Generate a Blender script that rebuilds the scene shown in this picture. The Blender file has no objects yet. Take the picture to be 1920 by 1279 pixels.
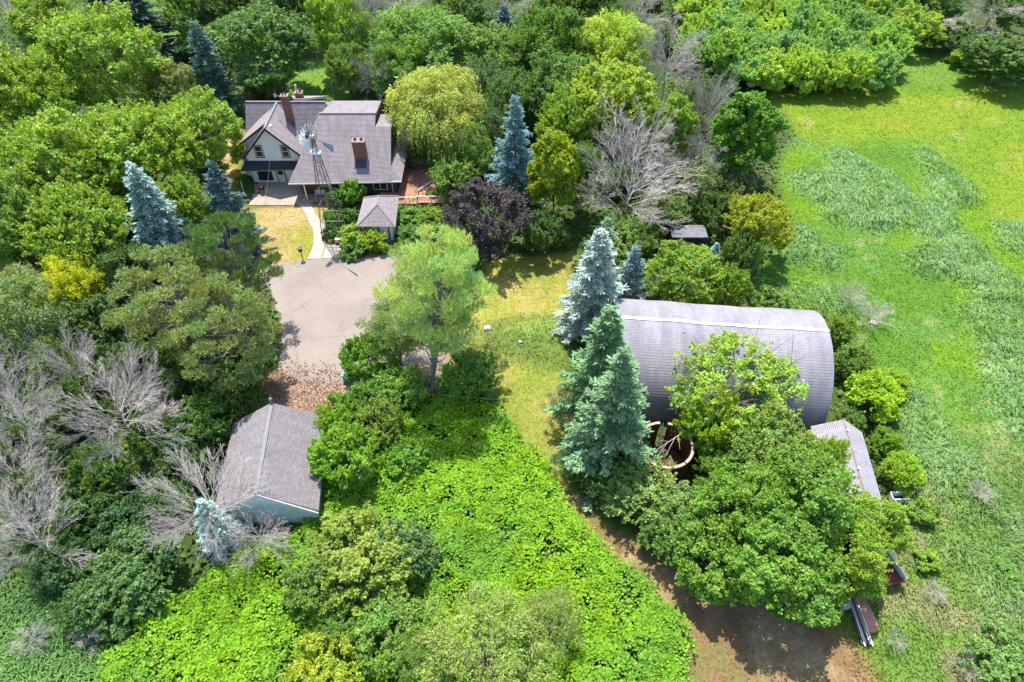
import bpy, math, random
import numpy as np
R = math.radians
PI = math.pi
rng = np.random.default_rng(7)
random.seed(7)
scene = bpy.context.scene
C = scene.collection

# ------------------------------------------------------------------ camera, sky, sun, exposure
CAM_H, FOC, PITCH = 50.0, 1280.0, R(46.6)
cam_d = bpy.data.cameras.new('camera')
cam = bpy.data.objects.new('camera', cam_d); C.objects.link(cam)
cam.location = (0, 0, CAM_H)
cam.rotation_euler = (PI/2 - PITCH, 0, 0)
cam_d.sensor_width = 36; cam_d.lens = 36*FOC/1920
cam_d.clip_start = 1; cam_d.clip_end = 2000
scene.camera = cam

SUN_DIR = np.array([-0.085, 0.37, 0.925]); SUN_DIR /= np.linalg.norm(SUN_DIR)
elev = math.asin(SUN_DIR[2]); azim = math.atan2(SUN_DIR[0], SUN_DIR[1])
world = bpy.data.worlds.new('World'); scene.world = world; world.use_nodes = True
wn = world.node_tree; bg = wn.nodes['Background']
sky = wn.nodes.new('ShaderNodeTexSky'); sky.sky_type = 'NISHITA'; sky.sun_disc = False
sky.sun_elevation = elev; sky.sun_rotation = azim
wn.links.new(sky.outputs[0], bg.inputs[0]); bg.inputs[1].default_value = 0.15
sd = bpy.data.lights.new('sun', 'SUN'); sd.energy = 3.75; sd.angle = R(0.55); sd.color = (1, .955, .87)
sun = bpy.data.objects.new('sun', sd); C.objects.link(sun)
from mathutils import Vector
sun.rotation_euler = Vector(SUN_DIR).to_track_quat('Z', 'Y').to_euler()
sun.location = (0, 60, 90)
scene.view_settings.view_transform = 'Standard'; scene.view_settings.look = 'None'
scene.view_settings.gamma = 1; scene.view_settings.use_curve_mapping = False
scene.view_settings.exposure = 1.08
scene.cycles.max_bounces = 6; scene.cycles.diffuse_bounces = 3; scene.cycles.transmission_bounces = 3
scene.cycles.transparent_max_bounces = 4; scene.cycles.glossy_bounces = 2

_c, _s = math.cos(PITCH), math.sin(PITCH)
def G(px, py, z=0.0):
    """point of the photograph (1920 wide) carried to the height z of the place"""
    dx = (px-960)/FOC; dy = -(py-639.5)/FOC
    d = (dx, _c+dy*_s, -_s+dy*_c)
    t = (z-CAM_H)/d[2]
    return (d[0]*t, d[1]*t)
def scale_at(x, y, z):
    return FOC/(y*_c-(z-CAM_H)*_s)
def py_of(x, y, z):
    z -= CAM_H
    return 639.5-FOC*(y*_s+z*_c)/(y*_c-z*_s)

# ------------------------------------------------------------------ noise
_lat = rng.random((256, 256))
def vnoise(x, y, sc, seed=0):
    x = np.asarray(x)/sc+seed*17.3+1000; y = np.asarray(y)/sc+seed*9.7+1000
    xi = np.floor(x).astype(int); yi = np.floor(y).astype(int); fx = x-xi; fy = y-yi
    fx = fx*fx*(3-2*fx); fy = fy*fy*(3-2*fy)
    a = _lat[xi % 256, yi % 256]; b = _lat[(xi+1) % 256, yi % 256]
    c = _lat[xi % 256, (yi+1) % 256]; d = _lat[(xi+1) % 256, (yi+1) % 256]
    return (a*(1-fx)+b*fx)*(1-fy)+(c*(1-fx)+d*fx)*fy
def fbm(x, y, sc, seed=0, o=4):
    v = 0; a = .5; t = 0
    for i in range(o):
        v = v+a*vnoise(x, y, sc/2**i, seed+i*3); t += a; a *= .55
    return v/t

# ------------------------------------------------------------------ materials
def mat(name):
    m = bpy.data.materials.new(name); m.use_nodes = True
    nt = m.node_tree; return m, nt, nt.nodes, nt.links, nt.nodes['Principled BSDF']
def simple(name, col, rough=.6, metal=0, var=.25, sc=3.0, bump=.0, stain=None, spec=.4):
    m, nt, N, L, B = mat(name)
    tc = N.new('ShaderNodeTexCoord')
    n = N.new('ShaderNodeTexNoise'); n.inputs['Scale'].default_value = sc; n.inputs['Detail'].default_value = 6
    L.new(tc.outputs['Object'], n.inputs['Vector'])
    r = N.new('ShaderNodeValToRGB'); r.color_ramp.elements[0].position = .3; r.color_ramp.elements[1].position = .7
    c0 = stain or tuple(v*(1-var) for v in col)
    r.color_ramp.elements[0].color = (*c0, 1); r.color_ramp.elements[1].color = (*[min(1, v*(1+var*.6)) for v in col], 1)
    L.new(n.outputs[0], r.inputs[0]); L.new(r.outputs[0], B.inputs['Base Color'])
    B.inputs['Roughness'].default_value = rough; B.inputs['Metallic'].default_value = metal
    B.inputs['Specular IOR Level'].default_value = spec
    if bump:
        b = N.new('ShaderNodeBump'); b.inputs['Strength'].default_value = bump; b.inputs['Distance'].default_value = .03
        n2 = N.new('ShaderNodeTexNoise'); n2.inputs['Scale'].default_value = sc*12; n2.inputs['Detail'].default_value = 4
        L.new(tc.outputs['Object'], n2.inputs['Vector']); L.new(n2.outputs[0], b.inputs['Height']); L.new(b.outputs[0], B.inputs['Normal'])
    return m
def shingle_mat(name, col, dark, stain=(.05, .05, .055), tab=.30, row=.16, amt=.5, streak=(.5, .12)):
    m, nt, N, L, B = mat(name); mort = .72 if 'barn' in name else .45
    uv = N.new('ShaderNodeUVMap'); uv.uv_map = 'UVMap'
    br = N.new('ShaderNodeTexBrick'); br.offset = .5
    br.inputs['Scale'].default_value = 1; br.inputs['Brick Width'].default_value = tab; br.inputs['Row Height'].default_value = row
    br.inputs['Mortar Size'].default_value = .012; br.inputs['Bias'].default_value = 0; br.inputs['Mortar Smooth'].default_value = .3
    br.inputs['Color1'].default_value = (*col, 1); br.inputs['Color2'].default_value = (*dark, 1)
    br.inputs['Mortar'].default_value = (*[v*mort for v in dark], 1)
    L.new(uv.outputs[0], br.inputs['Vector'])
    n = N.new('ShaderNodeTexNoise'); n.inputs['Scale'].default_value = .45; n.inputs['Detail'].default_value = 7; n.inputs['Roughness'].default_value = .65
    mp = N.new('ShaderNodeMapping'); mp.inputs['Scale'].default_value = (streak[0]*2, streak[1]*2, 1)
    L.new(uv.outputs[0], mp.inputs[0]); L.new(mp.outputs[0], n.inputs['Vector']); n.inputs['Scale'].default_value = 1.6
    rr = N.new('ShaderNodeValToRGB'); rr.color_ramp.elements[0].position = .38; rr.color_ramp.elements[1].position = .62
    rr.color_ramp.elements[0].color = (1, 1, 1, 1); rr.color_ramp.elements[1].color = (0, 0, 0, 1)
    L.new(n.outputs[0], rr.inputs[0])
    mx = N.new('ShaderNodeMix'); mx.data_type = 'RGBA'
    mm = N.new('ShaderNodeMath'); mm.operation = 'MULTIPLY'; mm.inputs[1].default_value = amt
    L.new(rr.outputs[0], mm.inputs[0]); L.new(mm.outputs[0], mx.inputs[0])
    L.new(br.outputs[0], mx.inputs[6]); mx.inputs[7].default_value = (*stain, 1)
    n2 = N.new('ShaderNodeTexNoise'); n2.inputs['Scale'].default_value = 9; n2.inputs['Detail'].default_value = 5
    L.new(uv.outputs[0], n2.inputs['Vector'])
    hs = N.new('ShaderNodeHueSaturation'); mr = N.new('ShaderNodeMapRange'); mr.inputs[1].default_value = .3; mr.inputs[2].default_value = .7
    mr.inputs[3].default_value = .72; mr.inputs[4].default_value = 1.25
    L.new(n2.outputs[0], mr.inputs[0]); L.new(mr.outputs[0], hs.inputs['Value']); L.new(mx.outputs[2], hs.inputs['Color'])
    L.new(hs.outputs[0], B.inputs['Base Color']); B.inputs['Roughness'].default_value = .85; B.inputs['Specular IOR Level'].default_value = .25
    bp = N.new('ShaderNodeBump'); bp.inputs['Strength'].default_value = .5; bp.inputs['Distance'].default_value = .01
    L.new(br.outputs['Fac'], bp.inputs['Height']); bp.invert = True; L.new(bp.outputs[0], B.inputs['Normal'])
    return m
def leaf_mat(name, trans=.35, rough=.5, spec=.3):
    m, nt, N, L, B = mat(name)
    oi = N.new('ShaderNodeObjectInfo'); at = N.new('ShaderNodeAttribute'); at.attribute_name = 'tint'
    mu = N.new('ShaderNodeMix'); mu.data_type = 'RGBA'; mu.blend_type = 'MULTIPLY'; mu.inputs[0].default_value = 1
    L.new(oi.outputs['Color'], mu.inputs[6]); L.new(at.outputs['Color'], mu.inputs[7])
    L.new(mu.outputs[2], B.inputs['Base Color']); B.inputs['Roughness'].default_value = rough
    B.inputs['Specular IOR Level'].default_value = spec
    tr = N.new('ShaderNodeBsdfTranslucent')
    m2 = N.new('ShaderNodeMix'); m2.data_type = 'RGBA'; m2.blend_type = 'MULTIPLY'; m2.inputs[0].default_value = 1
    L.new(mu.outputs[2], m2.inputs[6]); m2.inputs[7].default_value = (1.35, 1.3, .6, 1)
    L.new(m2.outputs[2], tr.inputs[0])
    mix = N.new('ShaderNodeMixShader'); mix.inputs[0].default_value = trans
    L.new(B.outputs[0], mix.inputs[1]); L.new(tr.outputs[0], mix.inputs[2])
    L.new(mix.outputs[0], N['Material Output'].inputs[0])
    return m
def attr_mat(name, attr, rough=.9, trans=0, nsc=2.0, namt=.35, bump=.6):
    m, nt, N, L, B = mat(name)
    at = N.new('ShaderNodeAttribute'); at.attribute_name = attr
    tc = N.new('ShaderNodeTexCoord')
    n = N.new('ShaderNodeTexNoise'); n.inputs['Scale'].default_value = nsc; n.inputs['Detail'].default_value = 8; n.inputs['Roughness'].default_value = .7
    L.new(tc.outputs['Object'], n.inputs['Vector'])
    mr = N.new('ShaderNodeMapRange'); mr.inputs[1].default_value = .3; mr.inputs[2].default_value = .7
    mr.inputs[3].default_value = 1-namt; mr.inputs[4].default_value = 1+namt
    hs = N.new('ShaderNodeHueSaturation')
    L.new(n.outputs[0], mr.inputs[0]); L.new(mr.outputs[0], hs.inputs['Value']); L.new(at.outputs['Color'], hs.inputs['Color'])
    L.new(hs.outputs[0], B.inputs['Base Color']); B.inputs['Roughness'].default_value = rough; B.inputs['Specular IOR Level'].default_value = .15
    if bump:
        b = N.new('ShaderNodeBump'); b.inputs['Strength'].default_value = bump; b.inputs['Distance'].default_value = .08
        n2 = N.new('ShaderNodeTexNoise'); n2.inputs['Scale'].default_value = 7; n2.inputs['Detail'].default_value = 6
        L.new(tc.outputs['Object'], n2.inputs['Vector']); L.new(n2.outputs[0], b.inputs['Height']); L.new(b.outputs[0], B.inputs['Normal'])
    if trans:
        tr = N.new('ShaderNodeBsdfTranslucent'); L.new(hs.outputs[0], tr.inputs[0])
        mix = N.new('ShaderNodeMixShader'); mix.inputs[0].default_value = trans
        L.new(B.outputs[0], mix.inputs[1]); L.new(tr.outputs[0], mix.inputs[2]); L.new(mix.outputs[0], N['Material Output'].inputs[0])
    return m

M_leaf = leaf_mat('leaf', .36, .45, .4)
M_needle = leaf_mat('needle', .22, .6, .2)
M_ground = attr_mat('ground', 'Col', namt=.3)
M_blade = attr_mat('grass_blade', 'Col', rough=.6, trans=.25, nsc=.8, namt=.15, bump=0)
M_bark = simple('bark', (.16, .13, .11), .9, var=.4, sc=2, bump=.5)
M_barkpale = simple('pine_bark', (.24, .2, .185), .9, var=.4, sc=3, bump=.6)
M_dead = simple('dead_wood', (.47, .42, .385), .9, var=.35, sc=1.2)
M_roof = shingle_mat('house_shingle', (.37, .325, .33), (.30, .26, .265), stain=(.17, .145, .16), amt=.5)
M_roofshade = shingle_mat('shaded_steep_shingle', (.21, .185, .21), (.14, .125, .15), stain=(.27, .24, .26), amt=.35)  # house shingle darkened: shade of the slope turned from the sun, in the colour
M_shadedark = shingle_mat('shade_dark_shingle', (.075, .085, .1), (.055, .06, .075), amt=.2)  # dark bluish tone paints in shade, on the pent roof and below chimneys
M_garage = shingle_mat('garage_shingle', (.26, .24, .25), (.20, .18, .19), stain=(.135, .12, .125), amt=.45, tab=.3, row=.15)
M_quon = shingle_mat('barn_shingle', (.335, .32, .35), (.295, .28, .31), stain=(.17, .16, .185), tab=.6, row=.25, amt=.6, streak=(.2, .05))
M_shedr = shingle_mat('shed_shingle', (.36, .355, .385), (.32, .31, .34), stain=(.16, .15, .17), amt=.35)
M_stucco = simple('white_stucco', (.86, .89, .92), .85, var=.08, sc=.8, bump=.2)
M_white = simple('white_paint', (.78, .77, .75), .55, var=.1, sc=3)
M_black = simple('black_trim', (.025, .022, .022), .6, var=.3)
M_brownwall = simple('brown_siding', (.06, .045, .04), .8, var=.3)
M_redwall = simple('porch_red', (.16, .05, .035), .8, var=.3)
M_green = simple('pale_green_siding', (.66, .77, .78), .75, var=.15, sc=1.0)
M_fascia = simple('fascia', (.52, .49, .47), .6, var=.2)
M_ridge = simple('ridge_cap', (.20, .195, .215), .7, var=.12)
M_whitecap = simple('white_ridge_cap', (.85, .85, .88), .5, var=.06)
M_redcap = simple('rusty_ridge_cap', (.27, .18, .17), .6, var=.4)
M_glass = simple('window_glass', (.03, .035, .045), .12, var=.3, sc=1.0, spec=.3)
M_brick = simple('brick', (.30, .15, .10), .9, var=.45, sc=9, bump=.3)
M_mortar = simple('mortar', (.36, .30, .26), .95, var=.2)
M_cap = simple('chimney_cap', (.30, .22, .18), .9, var=.2)
M_metal = simple('galvanised_metal', (.62, .63, .66), .38, .75, var=.15)
M_blade_m = simple('windmill_blade', (.8, .8, .8), .45, .2, var=.15)
M_steel = simple('dark_steel', (.11, .095, .09), .6, .4, var=.4)
M_blue = simple('faded_blue_paint', (.25, .36, .50), .6, var=.2)
M_conc = simple('concrete', (.40, .35, .30), .9, var=.14, sc=1.2, bump=.2)
M_conc2 = simple('patio_concrete', (.37, .31, .26), .9, var=.2, sc=.9, bump=.25)
M_deck = simple('deck_wood', (.40, .19, .125), .8, var=.45, sc=1.4, bump=.3)
M_deckpale = simple('pale_rail_wood', (.82, .66, .56), .75, var=.25)
M_rail = simple('grey_rail_wood', (.36, .34, .32), .8, var=.25)
M_rust = simple('rusty_steel', (.15, .052, .028), .85, .1, var=.6, sc=1.6, bump=.3)
M_rim = simple('concrete_rim', (.46, .34, .27), .9, var=.3)
M_red = simple('barn_red', (.15, .04, .035), .8, var=.3)
M_dark = simple('dark_tarp', (.035, .037, .05), .5, var=.4)
M_pink = simple('faded_red_plastic', (.48, .22, .165), .6, var=.15)
M_lid = simple('pale_blue_plastic', (.45, .5, .58), .5, var=.1)
M_teal = simple('teal_plastic', (.12, .45, .33), .5, var=.2)
M_stone = simple('pale_stone', (.52, .42, .38), .9, var=.25, bump=.5)
M_soil = simple('soil', (.10, .06, .04), .95, var=.4, bump=.5)
M_rubber = simple('black_plastic', (.02, .02, .022), .4, var=.2)
M_cable = simple('white_cable', (.7, .7, .68), .6, var=.1)
def drive_mat():
    m, nt, N, L, B = mat('asphalt')
    tc = N.new('ShaderNodeTexCoord')
    def noise(sc, d=6, r=.6):
        n = N.new('ShaderNodeTexNoise'); n.inputs['Scale'].default_value = sc; n.inputs['Detail'].default_value = d; n.inputs['Roughness'].default_value = r
        L.new(tc.outputs['Object'], n.inputs['Vector']); return n
    n1 = noise(.16, 6); r1 = N.new('ShaderNodeValToRGB')
    r1.color_ramp.elements[0].position = .35; r1.color_ramp.elements[1].position = .68
    r1.color_ramp.elements[0].color = (.245, .205, .178, 1); r1.color_ramp.elements[1].color = (.31, .262, .23, 1)
    L.new(n1.outputs[0], r1.inputs[0])
    n2 = noise(14, 6, .8); hs = N.new('ShaderNodeHueSaturation'); mr = N.new('ShaderNodeMapRange')
    mr.inputs[1].default_value = .3; mr.inputs[2].default_value = .7; mr.inputs[3].default_value = .72; mr.inputs[4].default_value = 1.26
    L.new(n2.outputs[0], mr.inputs[0]); L.new(mr.outputs[0], hs.inputs['Value']); L.new(r1.outputs[0], hs.inputs['Color'])
    # cracks
    nw = noise(.7, 5); mxv = N.new('ShaderNodeMix'); mxv.data_type = 'RGBA'; mxv.inputs[0].default_value = .16
    L.new(tc.outputs['Object'], mxv.inputs[6]); L.new(nw.outputs['Color'], mxv.inputs[7])
    sc = N.new('ShaderNodeVectorMath'); sc.operation = 'SCALE'; sc.inputs['Scale'].default_value = .3
    wp = N.new('ShaderNodeVectorMath'); wp.operation = 'ADD'
    s2 = N.new('ShaderNodeVectorMath'); s2.operation = 'SCALE'; s2.inputs['Scale'].default_value = 2.2
    L.new(nw.outputs['Color'], s2.inputs[0]); L.new(tc.outputs['Object'], wp.inputs[0]); L.new(s2.outputs[0], wp.inputs[1]); L.new(wp.outputs[0], sc.inputs[0])
    vo = N.new('ShaderNodeTexVoronoi'); vo.feature = 'DISTANCE_TO_EDGE'; vo.inputs['Scale'].default_value = 1
    L.new(sc.outputs[0], vo.inputs['Vector'])
    lt = N.new('ShaderNodeMapRange'); lt.inputs[1].default_value = .004; lt.inputs[2].default_value = .014; lt.inputs[3].default_value = .65; lt.inputs[4].default_value = 0
    L.new(vo.outputs[0], lt.inputs[0])
    n3 = noise(.25, 3); gt = N.new('ShaderNodeMapRange'); gt.inputs[1].default_value = .45; gt.inputs[2].default_value = .6
    L.new(n3.outputs[0], gt.inputs[0]); ml = N.new('ShaderNodeMath'); ml.operation = 'MULTIPLY'
    L.new(lt.outputs[0], ml.inputs[0]); L.new(gt.outputs[0], ml.inputs[1])
    mx = N.new('ShaderNodeMix'); mx.data_type = 'RGBA'; L.new(ml.outputs[0], mx.inputs[0]); L.new(hs.outputs[0], mx.inputs[6]); mx.inputs[7].default_value = (.12, .1, .09, 1)
    # litter blown over it
    n4 = noise(.5, 8, .75); g4 = N.new('ShaderNodeMapRange'); g4.inputs[1].default_value = .58; g4.inputs[2].default_value = .72; g4.inputs[4].default_value = .35
    L.new(n4.outputs[0], g4.inputs[0]); m4 = N.new('ShaderNodeMix'); m4.data_type = 'RGBA'
    L.new(g4.outputs[0], m4.inputs[0]); L.new(mx.outputs[2], m4.inputs[6]); m4.inputs[7].default_value = (.36, .25, .19, 1)
    L.new(m4.outputs[2], B.inputs['Base Color']); B.inputs['Roughness'].default_value = .92; B.inputs['Specular IOR Level'].default_value = .2
    b = N.new('ShaderNodeBump'); b.inputs['Strength'].default_value = .35; b.inputs['Distance'].default_value = .02
    L.new(n2.outputs[0], b.inputs['Height']); L.new(b.outputs[0], B.inputs['Normal'])
    return m
M_drive = drive_mat()

# ------------------------------------------------------------------ object helpers
def tag(o, label=None, cat=None, group=None, kind=None):
    if label: o['label'] = label
    if cat: o['category'] = cat
    if group: o['group'] = group
    if kind: o['kind'] = kind
    return o
def thing(name, label, cat, loc=(0, 0, 0), group=None):
    o = bpy.data.objects.new(name, None); C.objects.link(o); o.location = loc
    o.empty_display_size = .5
    return tag(o, label, cat, group)
def origin_of(p):
    v = Vector((0, 0, 0))
    while p is not None:
        v += p.location; p = p.parent
    return v
class MB:
    """collects boxes, tubes and faces in the place's metres; build() links them as ONE mesh object"""
    def __init__(s): s.v = []; s.f = []; s.uv = []
    def face(s, pts, uv=None):
        n = len(s.v); s.v += [tuple(p) for p in pts]; s.f.append(tuple(range(n, n+len(pts))))
        s.uv.append(uv or [(p[0], p[1]) for p in pts]); return s
    def box(s, x0, x1, y0, y1, z0, z1):
        a = [(x0, y0, z0), (x1, y0, z0), (x1, y1, z0), (x0, y1, z0), (x0, y0, z1), (x1, y0, z1), (x1, y1, z1), (x0, y1, z1)]
        for q in ((3, 2, 1, 0), (4, 5, 6, 7), (0, 1, 5, 4), (1, 2, 6, 5), (2, 3, 7, 6), (3, 0, 4, 7)): s.face([a[i] for i in q])
        return s
    def prism(s, poly, vec):
        """poly (list of 3d points) extruded by vec"""
        b = [tuple(np.add(p, vec)) for p in poly]; n = len(poly)
        s.face(poly); s.face(b[::-1])
        for i in range(n): s.face([poly[i], b[i], b[(i+1) % n], poly[(i+1) % n]])
        return s
    def tube(s, p, q, r0, r1=None, n=6, cap=True):
        r1 = r0 if r1 is None else r1
        p = Vector(p); q = Vector(q); d = (q-p)
        if d.length < 1e-6: return s
        d.normalize(); a = d.orthogonal().normalized(); b = d.cross(a)
        A = [p+(a*math.cos(2*PI*i/n)+b*math.sin(2*PI*i/n))*r0 for i in range(n)]
        B_ = [q+(a*math.cos(2*PI*i/n)+b*math.sin(2*PI*i/n))*r1 for i in range(n)]
        for i in range(n): s.face([A[i], A[(i+1) % n], B_[(i+1) % n], B_[i]])
        if cap: s.face(A[::-1]); s.face(B_)
        return s
    def beam(s, p, q, w, h):
        """square bar from p to q, w wide (sideways) and h high"""
        p = Vector(p); q = Vector(q); d = (q-p).normalized()
        side = d.cross(Vector((0, 0, 1)));
        if side.length < 1e-3: side = Vector((1, 0, 0))
        side.normalize(); up = side.cross(d)
        o = [side*w/2*i+up*h/2*j for i, j in ((-1, -1), (1, -1), (1, 1), (-1, 1))]
        A = [p+k for k in o]; B_ = [q+k for k in o]
        for i in range(4): s.face([A[i], A[(i+1) % 4], B_[(i+1) % 4], B_[i]])
        s.face(A[::-1]); s.face(B_); return s
    def build(s, name, m, parent=None, smooth=False, kind=None, label=None):
        off = origin_of(parent)
        me = bpy.data.meshes.new(name)
        me.from_pydata([(v[0]-off.x, v[1]-off.y, v[2]-off.z) for v in s.v], [], s.f)
        ul = me.uv_layers.new(name='UVMap'); flat = [c for f in s.uv for p in f for c in p]
        ul.data.foreach_set('uv', flat)
        me.materials.append(m)
        if smooth: me.polygons.foreach_set('use_smooth', [True]*len(me.polygons))
        o = bpy.data.objects.new(name, me); C.objects.link(o); o.parent = parent
        if kind: o['kind'] = kind
        if label: o['label'] = label
        return o
def copyo(o, parent, loc=None):
    c = o.copy(); C.objects.link(c); c.parent = parent
    if loc is not None: c.location = loc
    return c
def roof_face(parent, A, B, Cc, D, m, row=.16, thick=.16, fascia=M_fascia, name='roof'):
    """a roof slope: eave A-B, top Cc (over A) - D (over B): a slab with fascia, and real stepped shingle courses on it"""
    A, B, Cc, D = map(Vector, (A, B, Cc, D))
    n = (B-A).cross(((Cc+D)/2-A))
    if n.length < 1e-6: n = (B-A).cross(Cc-A)
    n.normalize()
    if n.z < 0: n = -n
    slab = MB(); poly = [A, B, D, Cc] if (Cc-D).length > 1e-4 else [A, B, Cc]
    slab.prism([tuple(p-n*.045) for p in poly], tuple(-n*thick))
    so = slab.build(name, fascia, parent)
    e = (B-A).normalized(); up = n.cross(e)
    if up.z < 0: up = -up
    hgt = max(abs((Cc-A).dot(up)), abs((D-A).dot(up))); k = max(1, round(hgt/row))
    s = MB()
    for i in range(k):
        t0, t1 = i/k, (i+1)/k
        a0 = A.lerp(Cc, t0); b0 = B.lerp(D, t0); a1 = A.lerp(Cc, t1); b1 = B.lerp(D, t1)
        lo, hi = n*.032, n*.006
        j = n*random.uniform(-.006, .006)
        f = lambda p: ((p-A).dot(e), (p-A).dot(up))
        s.face([a0+lo+j, b0+lo-j, b1+hi, a1+hi], [f(a0), f(b0), f(b1), f(a1)])
        s.face([a0+hi*.5, b0+hi*.5, b0+lo-j, a0+lo+j], [f(a0)]*4)
    s.build('shingles', m, so, kind='stuff')
    return so
def chimney(parent, x0, x1, y0, y1, z0, z1, flues, m=M_brick):
    """brick shaft of separate courses with recessed joints, a corbelled cap and flues"""
    core = MB().box(x0+.02, x1-.02, y0+.02, y1-.02, z0, z1).build('chimney', M_mortar, parent)
    s = MB(); k = int((z1-z0)/.085)
    for i in range(k):
        z = z0+i*.085; off = (i % 2)*.11
        for (a0, a1, ax, c) in ((x0, x1, 'y', y0), (x0, x1, 'y', y1), (y0, y1, 'x', x0), (y0, y1, 'x', x1)):
            t = a0-off
            while t < a1-.02:
                u0, u1 = max(a0, t), min(a1, t+.21)
                if u1-u0 > .03:
                    e = random.uniform(0, .008)
                    if ax == 'y': s.box(u0, u1-.012, c-.012-e if c == y0 else c-.03, c+.03 if c == y0 else c+.012+e, z, z+.07)
                    else: s.box(c-.012-e if c == x0 else c-.03, c+.03 if c == x0 else c+.012+e, u0, u1-.012, z, z+.07)
                t += .22
    s.build('brick_courses', m, core, kind='stuff')
    MB().box(x0-.07, x1+.07, y0-.07, y1+.07, z1, z1+.12).build('chimney_cap', M_cap, core)
    for (fx, fy, fr, fh) in flues:
        f = MB(); f.tube((fx, fy, z1+.12), (fx, fy, z1+.12+fh), fr, n=12, cap=False); f.tube((fx, fy, z1+.12), (fx, fy, z1+.13+fh), fr*.8, n=12, cap=False)
        f.build('flue', M_cap, core)
        MB().tube((fx, fy, z1+.121), (fx, fy, z1+.13), fr*.8, n=12).build('flue_opening', M_black, core)
    return core
def window(parent, x0, x1, y, z0, z1, frame=M_white, trim=None, n=1, rows=2, name='window'):
    """window in a wall facing -y; y is the wall's face"""
    f = MB(); w = .07; d0, d1 = y-.07, y+.02
    f.box(x0, x1, d0, d1, z0, z0+w).box(x0, x1, d0, d1, z1-w, z1).box(x0, x0+w, d0, d1, z0+w, z1-w).box(x1-w, x1, d0, d1, z0+w, z1-w)
    for i in range(1, n):
        xm = x0+(x1-x0)*i/n; f.box(xm-w/2, xm+w/2, d0, d1, z0+w, z1-w)
    if rows > 1: f.box(x0+w, x1-w, d0+.01, d1, (z0+z1)/2-.03, (z0+z1)/2+.03)
    wo = f.build(name, frame, parent)
    for i in range(n):
        xa = x0+w+(x1-x0-w)*i/n; xb = x0+(x1-x0-w)*(i+1)/n
        for r in range(rows):
            za = z0+w+(z1-z0-2*w)*r/rows; zb = z0+w+(z1-z0-2*w)*(r+1)/rows
            MB().box(xa, xb, y-.03-.01*r, y-.015-.01*r, za, zb).build('pane', M_glass, wo)
    if trim:
        t = MB(); e = .09
        t.box(x0-e, x1+e, y-.05, y+.02, z1, z1+e).box(x0-e*1.6, x1+e*1.6, y-.12, y+.02, z0-e, z0)
        t.box(x0-e, x0, y-.05, y+.02, z0, z1).box(x1, x1+e, y-.05, y+.02, z0, z1)
        t.build('trim', trim, wo)
    return wo

# ------------------------------------------------------------------ zones of the ground
GX0, GX1, GY0, GY1, GS = -125, 125, 5, 175, .4
gxs = np.arange(GX0, GX1, GS); gys = np.arange(GY0, GY1, GS)
GXX, GYY = np.meshgrid(gxs, gys, indexing='ij')
def inpoly(x, y, poly):
    r = np.zeros(x.shape, bool); n = len(poly)
    for i in range(n):
        x0, y0 = poly[i]; x1, y1 = poly[(i+1) % n]
        if y0 == y1: continue
        c = ((y0 > y) != (y1 > y)) & (x < (x1-x0)*(y-y0)/(y1-y0)+x0); r ^= c
    return r
def blur(a, k):
    for ax in (0, 1):
        s = a.copy()
        for i in range(1, k+1): s += np.roll(a, i, ax)+np.roll(a, -i, ax)
        a = s/(2*k+1)
    return a
WXX = GXX+(fbm(GXX, GYY, 5, 1)-.5)*3.0; WYY = GYY+(fbm(GXX, GYY, 5, 5)-.5)*3.0
def zone(pxpoly, k=2, warp=True):
    poly = [G(*p) for p in pxpoly]
    X, Y = (WXX, WYY) if warp else (GXX, GYY)
    return blur(inpoly(X, Y, poly).astype(float), k)
Z = {}
Z['field'] = zone([(1435, 170), (1480, 240), (1465, 330), (1480, 420), (1430, 500), (1380, 560), (1560, 600), (1640, 720), (1700, 860), (1690, 1000), (1640, 1090), (1560, 1130), (1640, 1300), (1700, 1450), (2700, 1450), (3400, 700), (3000, 60), (1900, 140), (1790, 110), (1740, 40), (1700, 60), (1690, 150)], 2)
Z['mat'] = np.clip(zone([(1558, 292), (1590, 276), (1612, 300), (1640, 312), (1668, 322), (1690, 345), (1720, 372), (1745, 392), (1760, 420), (1800, 440), (1830, 470), (1800, 470), (1760, 440), (1720, 438), (1690, 430), (1650, 434), (1600, 424), (1560, 408), (1520, 385), (1490, 345), (1490, 320), (1530, 322), (1560, 325)], 1)
                   + zone([(1722, 275), (1748, 282), (1760, 310), (1790, 330), (1828, 362), (1832, 385), (1806, 392), (1770, 372), (1735, 345), (1722, 310)], 1)
                   + zone([(1745, 375), (1775, 372), (1790, 400), (1800, 430), (1835, 470), (1860, 500), (1920, 530), (1980, 600), (2000, 700), (1930, 620), (1840, 560), (1760, 520), (1700, 500), (1695, 470), (1740, 450)], 1)
                   + zone([(1455, 245), (1478, 246), (1497, 262), (1492, 276), (1460, 272)], 1)
                   + zone([(1570, 455), (1592, 452), (1592, 490), (1560, 510), (1520, 505), (1540, 470)], 1)
                   + zone([(1490, 420), (1520, 420), (1530, 470), (1500, 500), (1455, 480)], 1)
                   + zone([(1870, 420), (1960, 430), (1960, 480), (1880, 470)], 1)
                   + zone([(1810, 570), (1880, 560), (1960, 640), (1960, 860), (1880, 800), (1830, 700)], 2)*.8
                   + zone([(1450, 540), (1560, 540), (1600, 590), (1500, 590), (1400, 570)], 2)*.8
                   + zone([(1640, 700), (1720, 740), (1790, 820), (1900, 950), (1900, 1000), (1780, 960), (1700, 860)], 2)*.8
                   + zone([(1760, 1010), (1920, 960), (1960, 1150), (1850, 1160)], 2)*.5, 0, 1)
Z['mat'] = blur(Z['mat'], 2)
Z['yellow'] = zone([(1440, 170), (1700, 170), (2400, 160), (2400, 420), (1950, 440), (1860, 400), (1740, 250), (1600, 270), (1480, 260)], 6)
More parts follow.
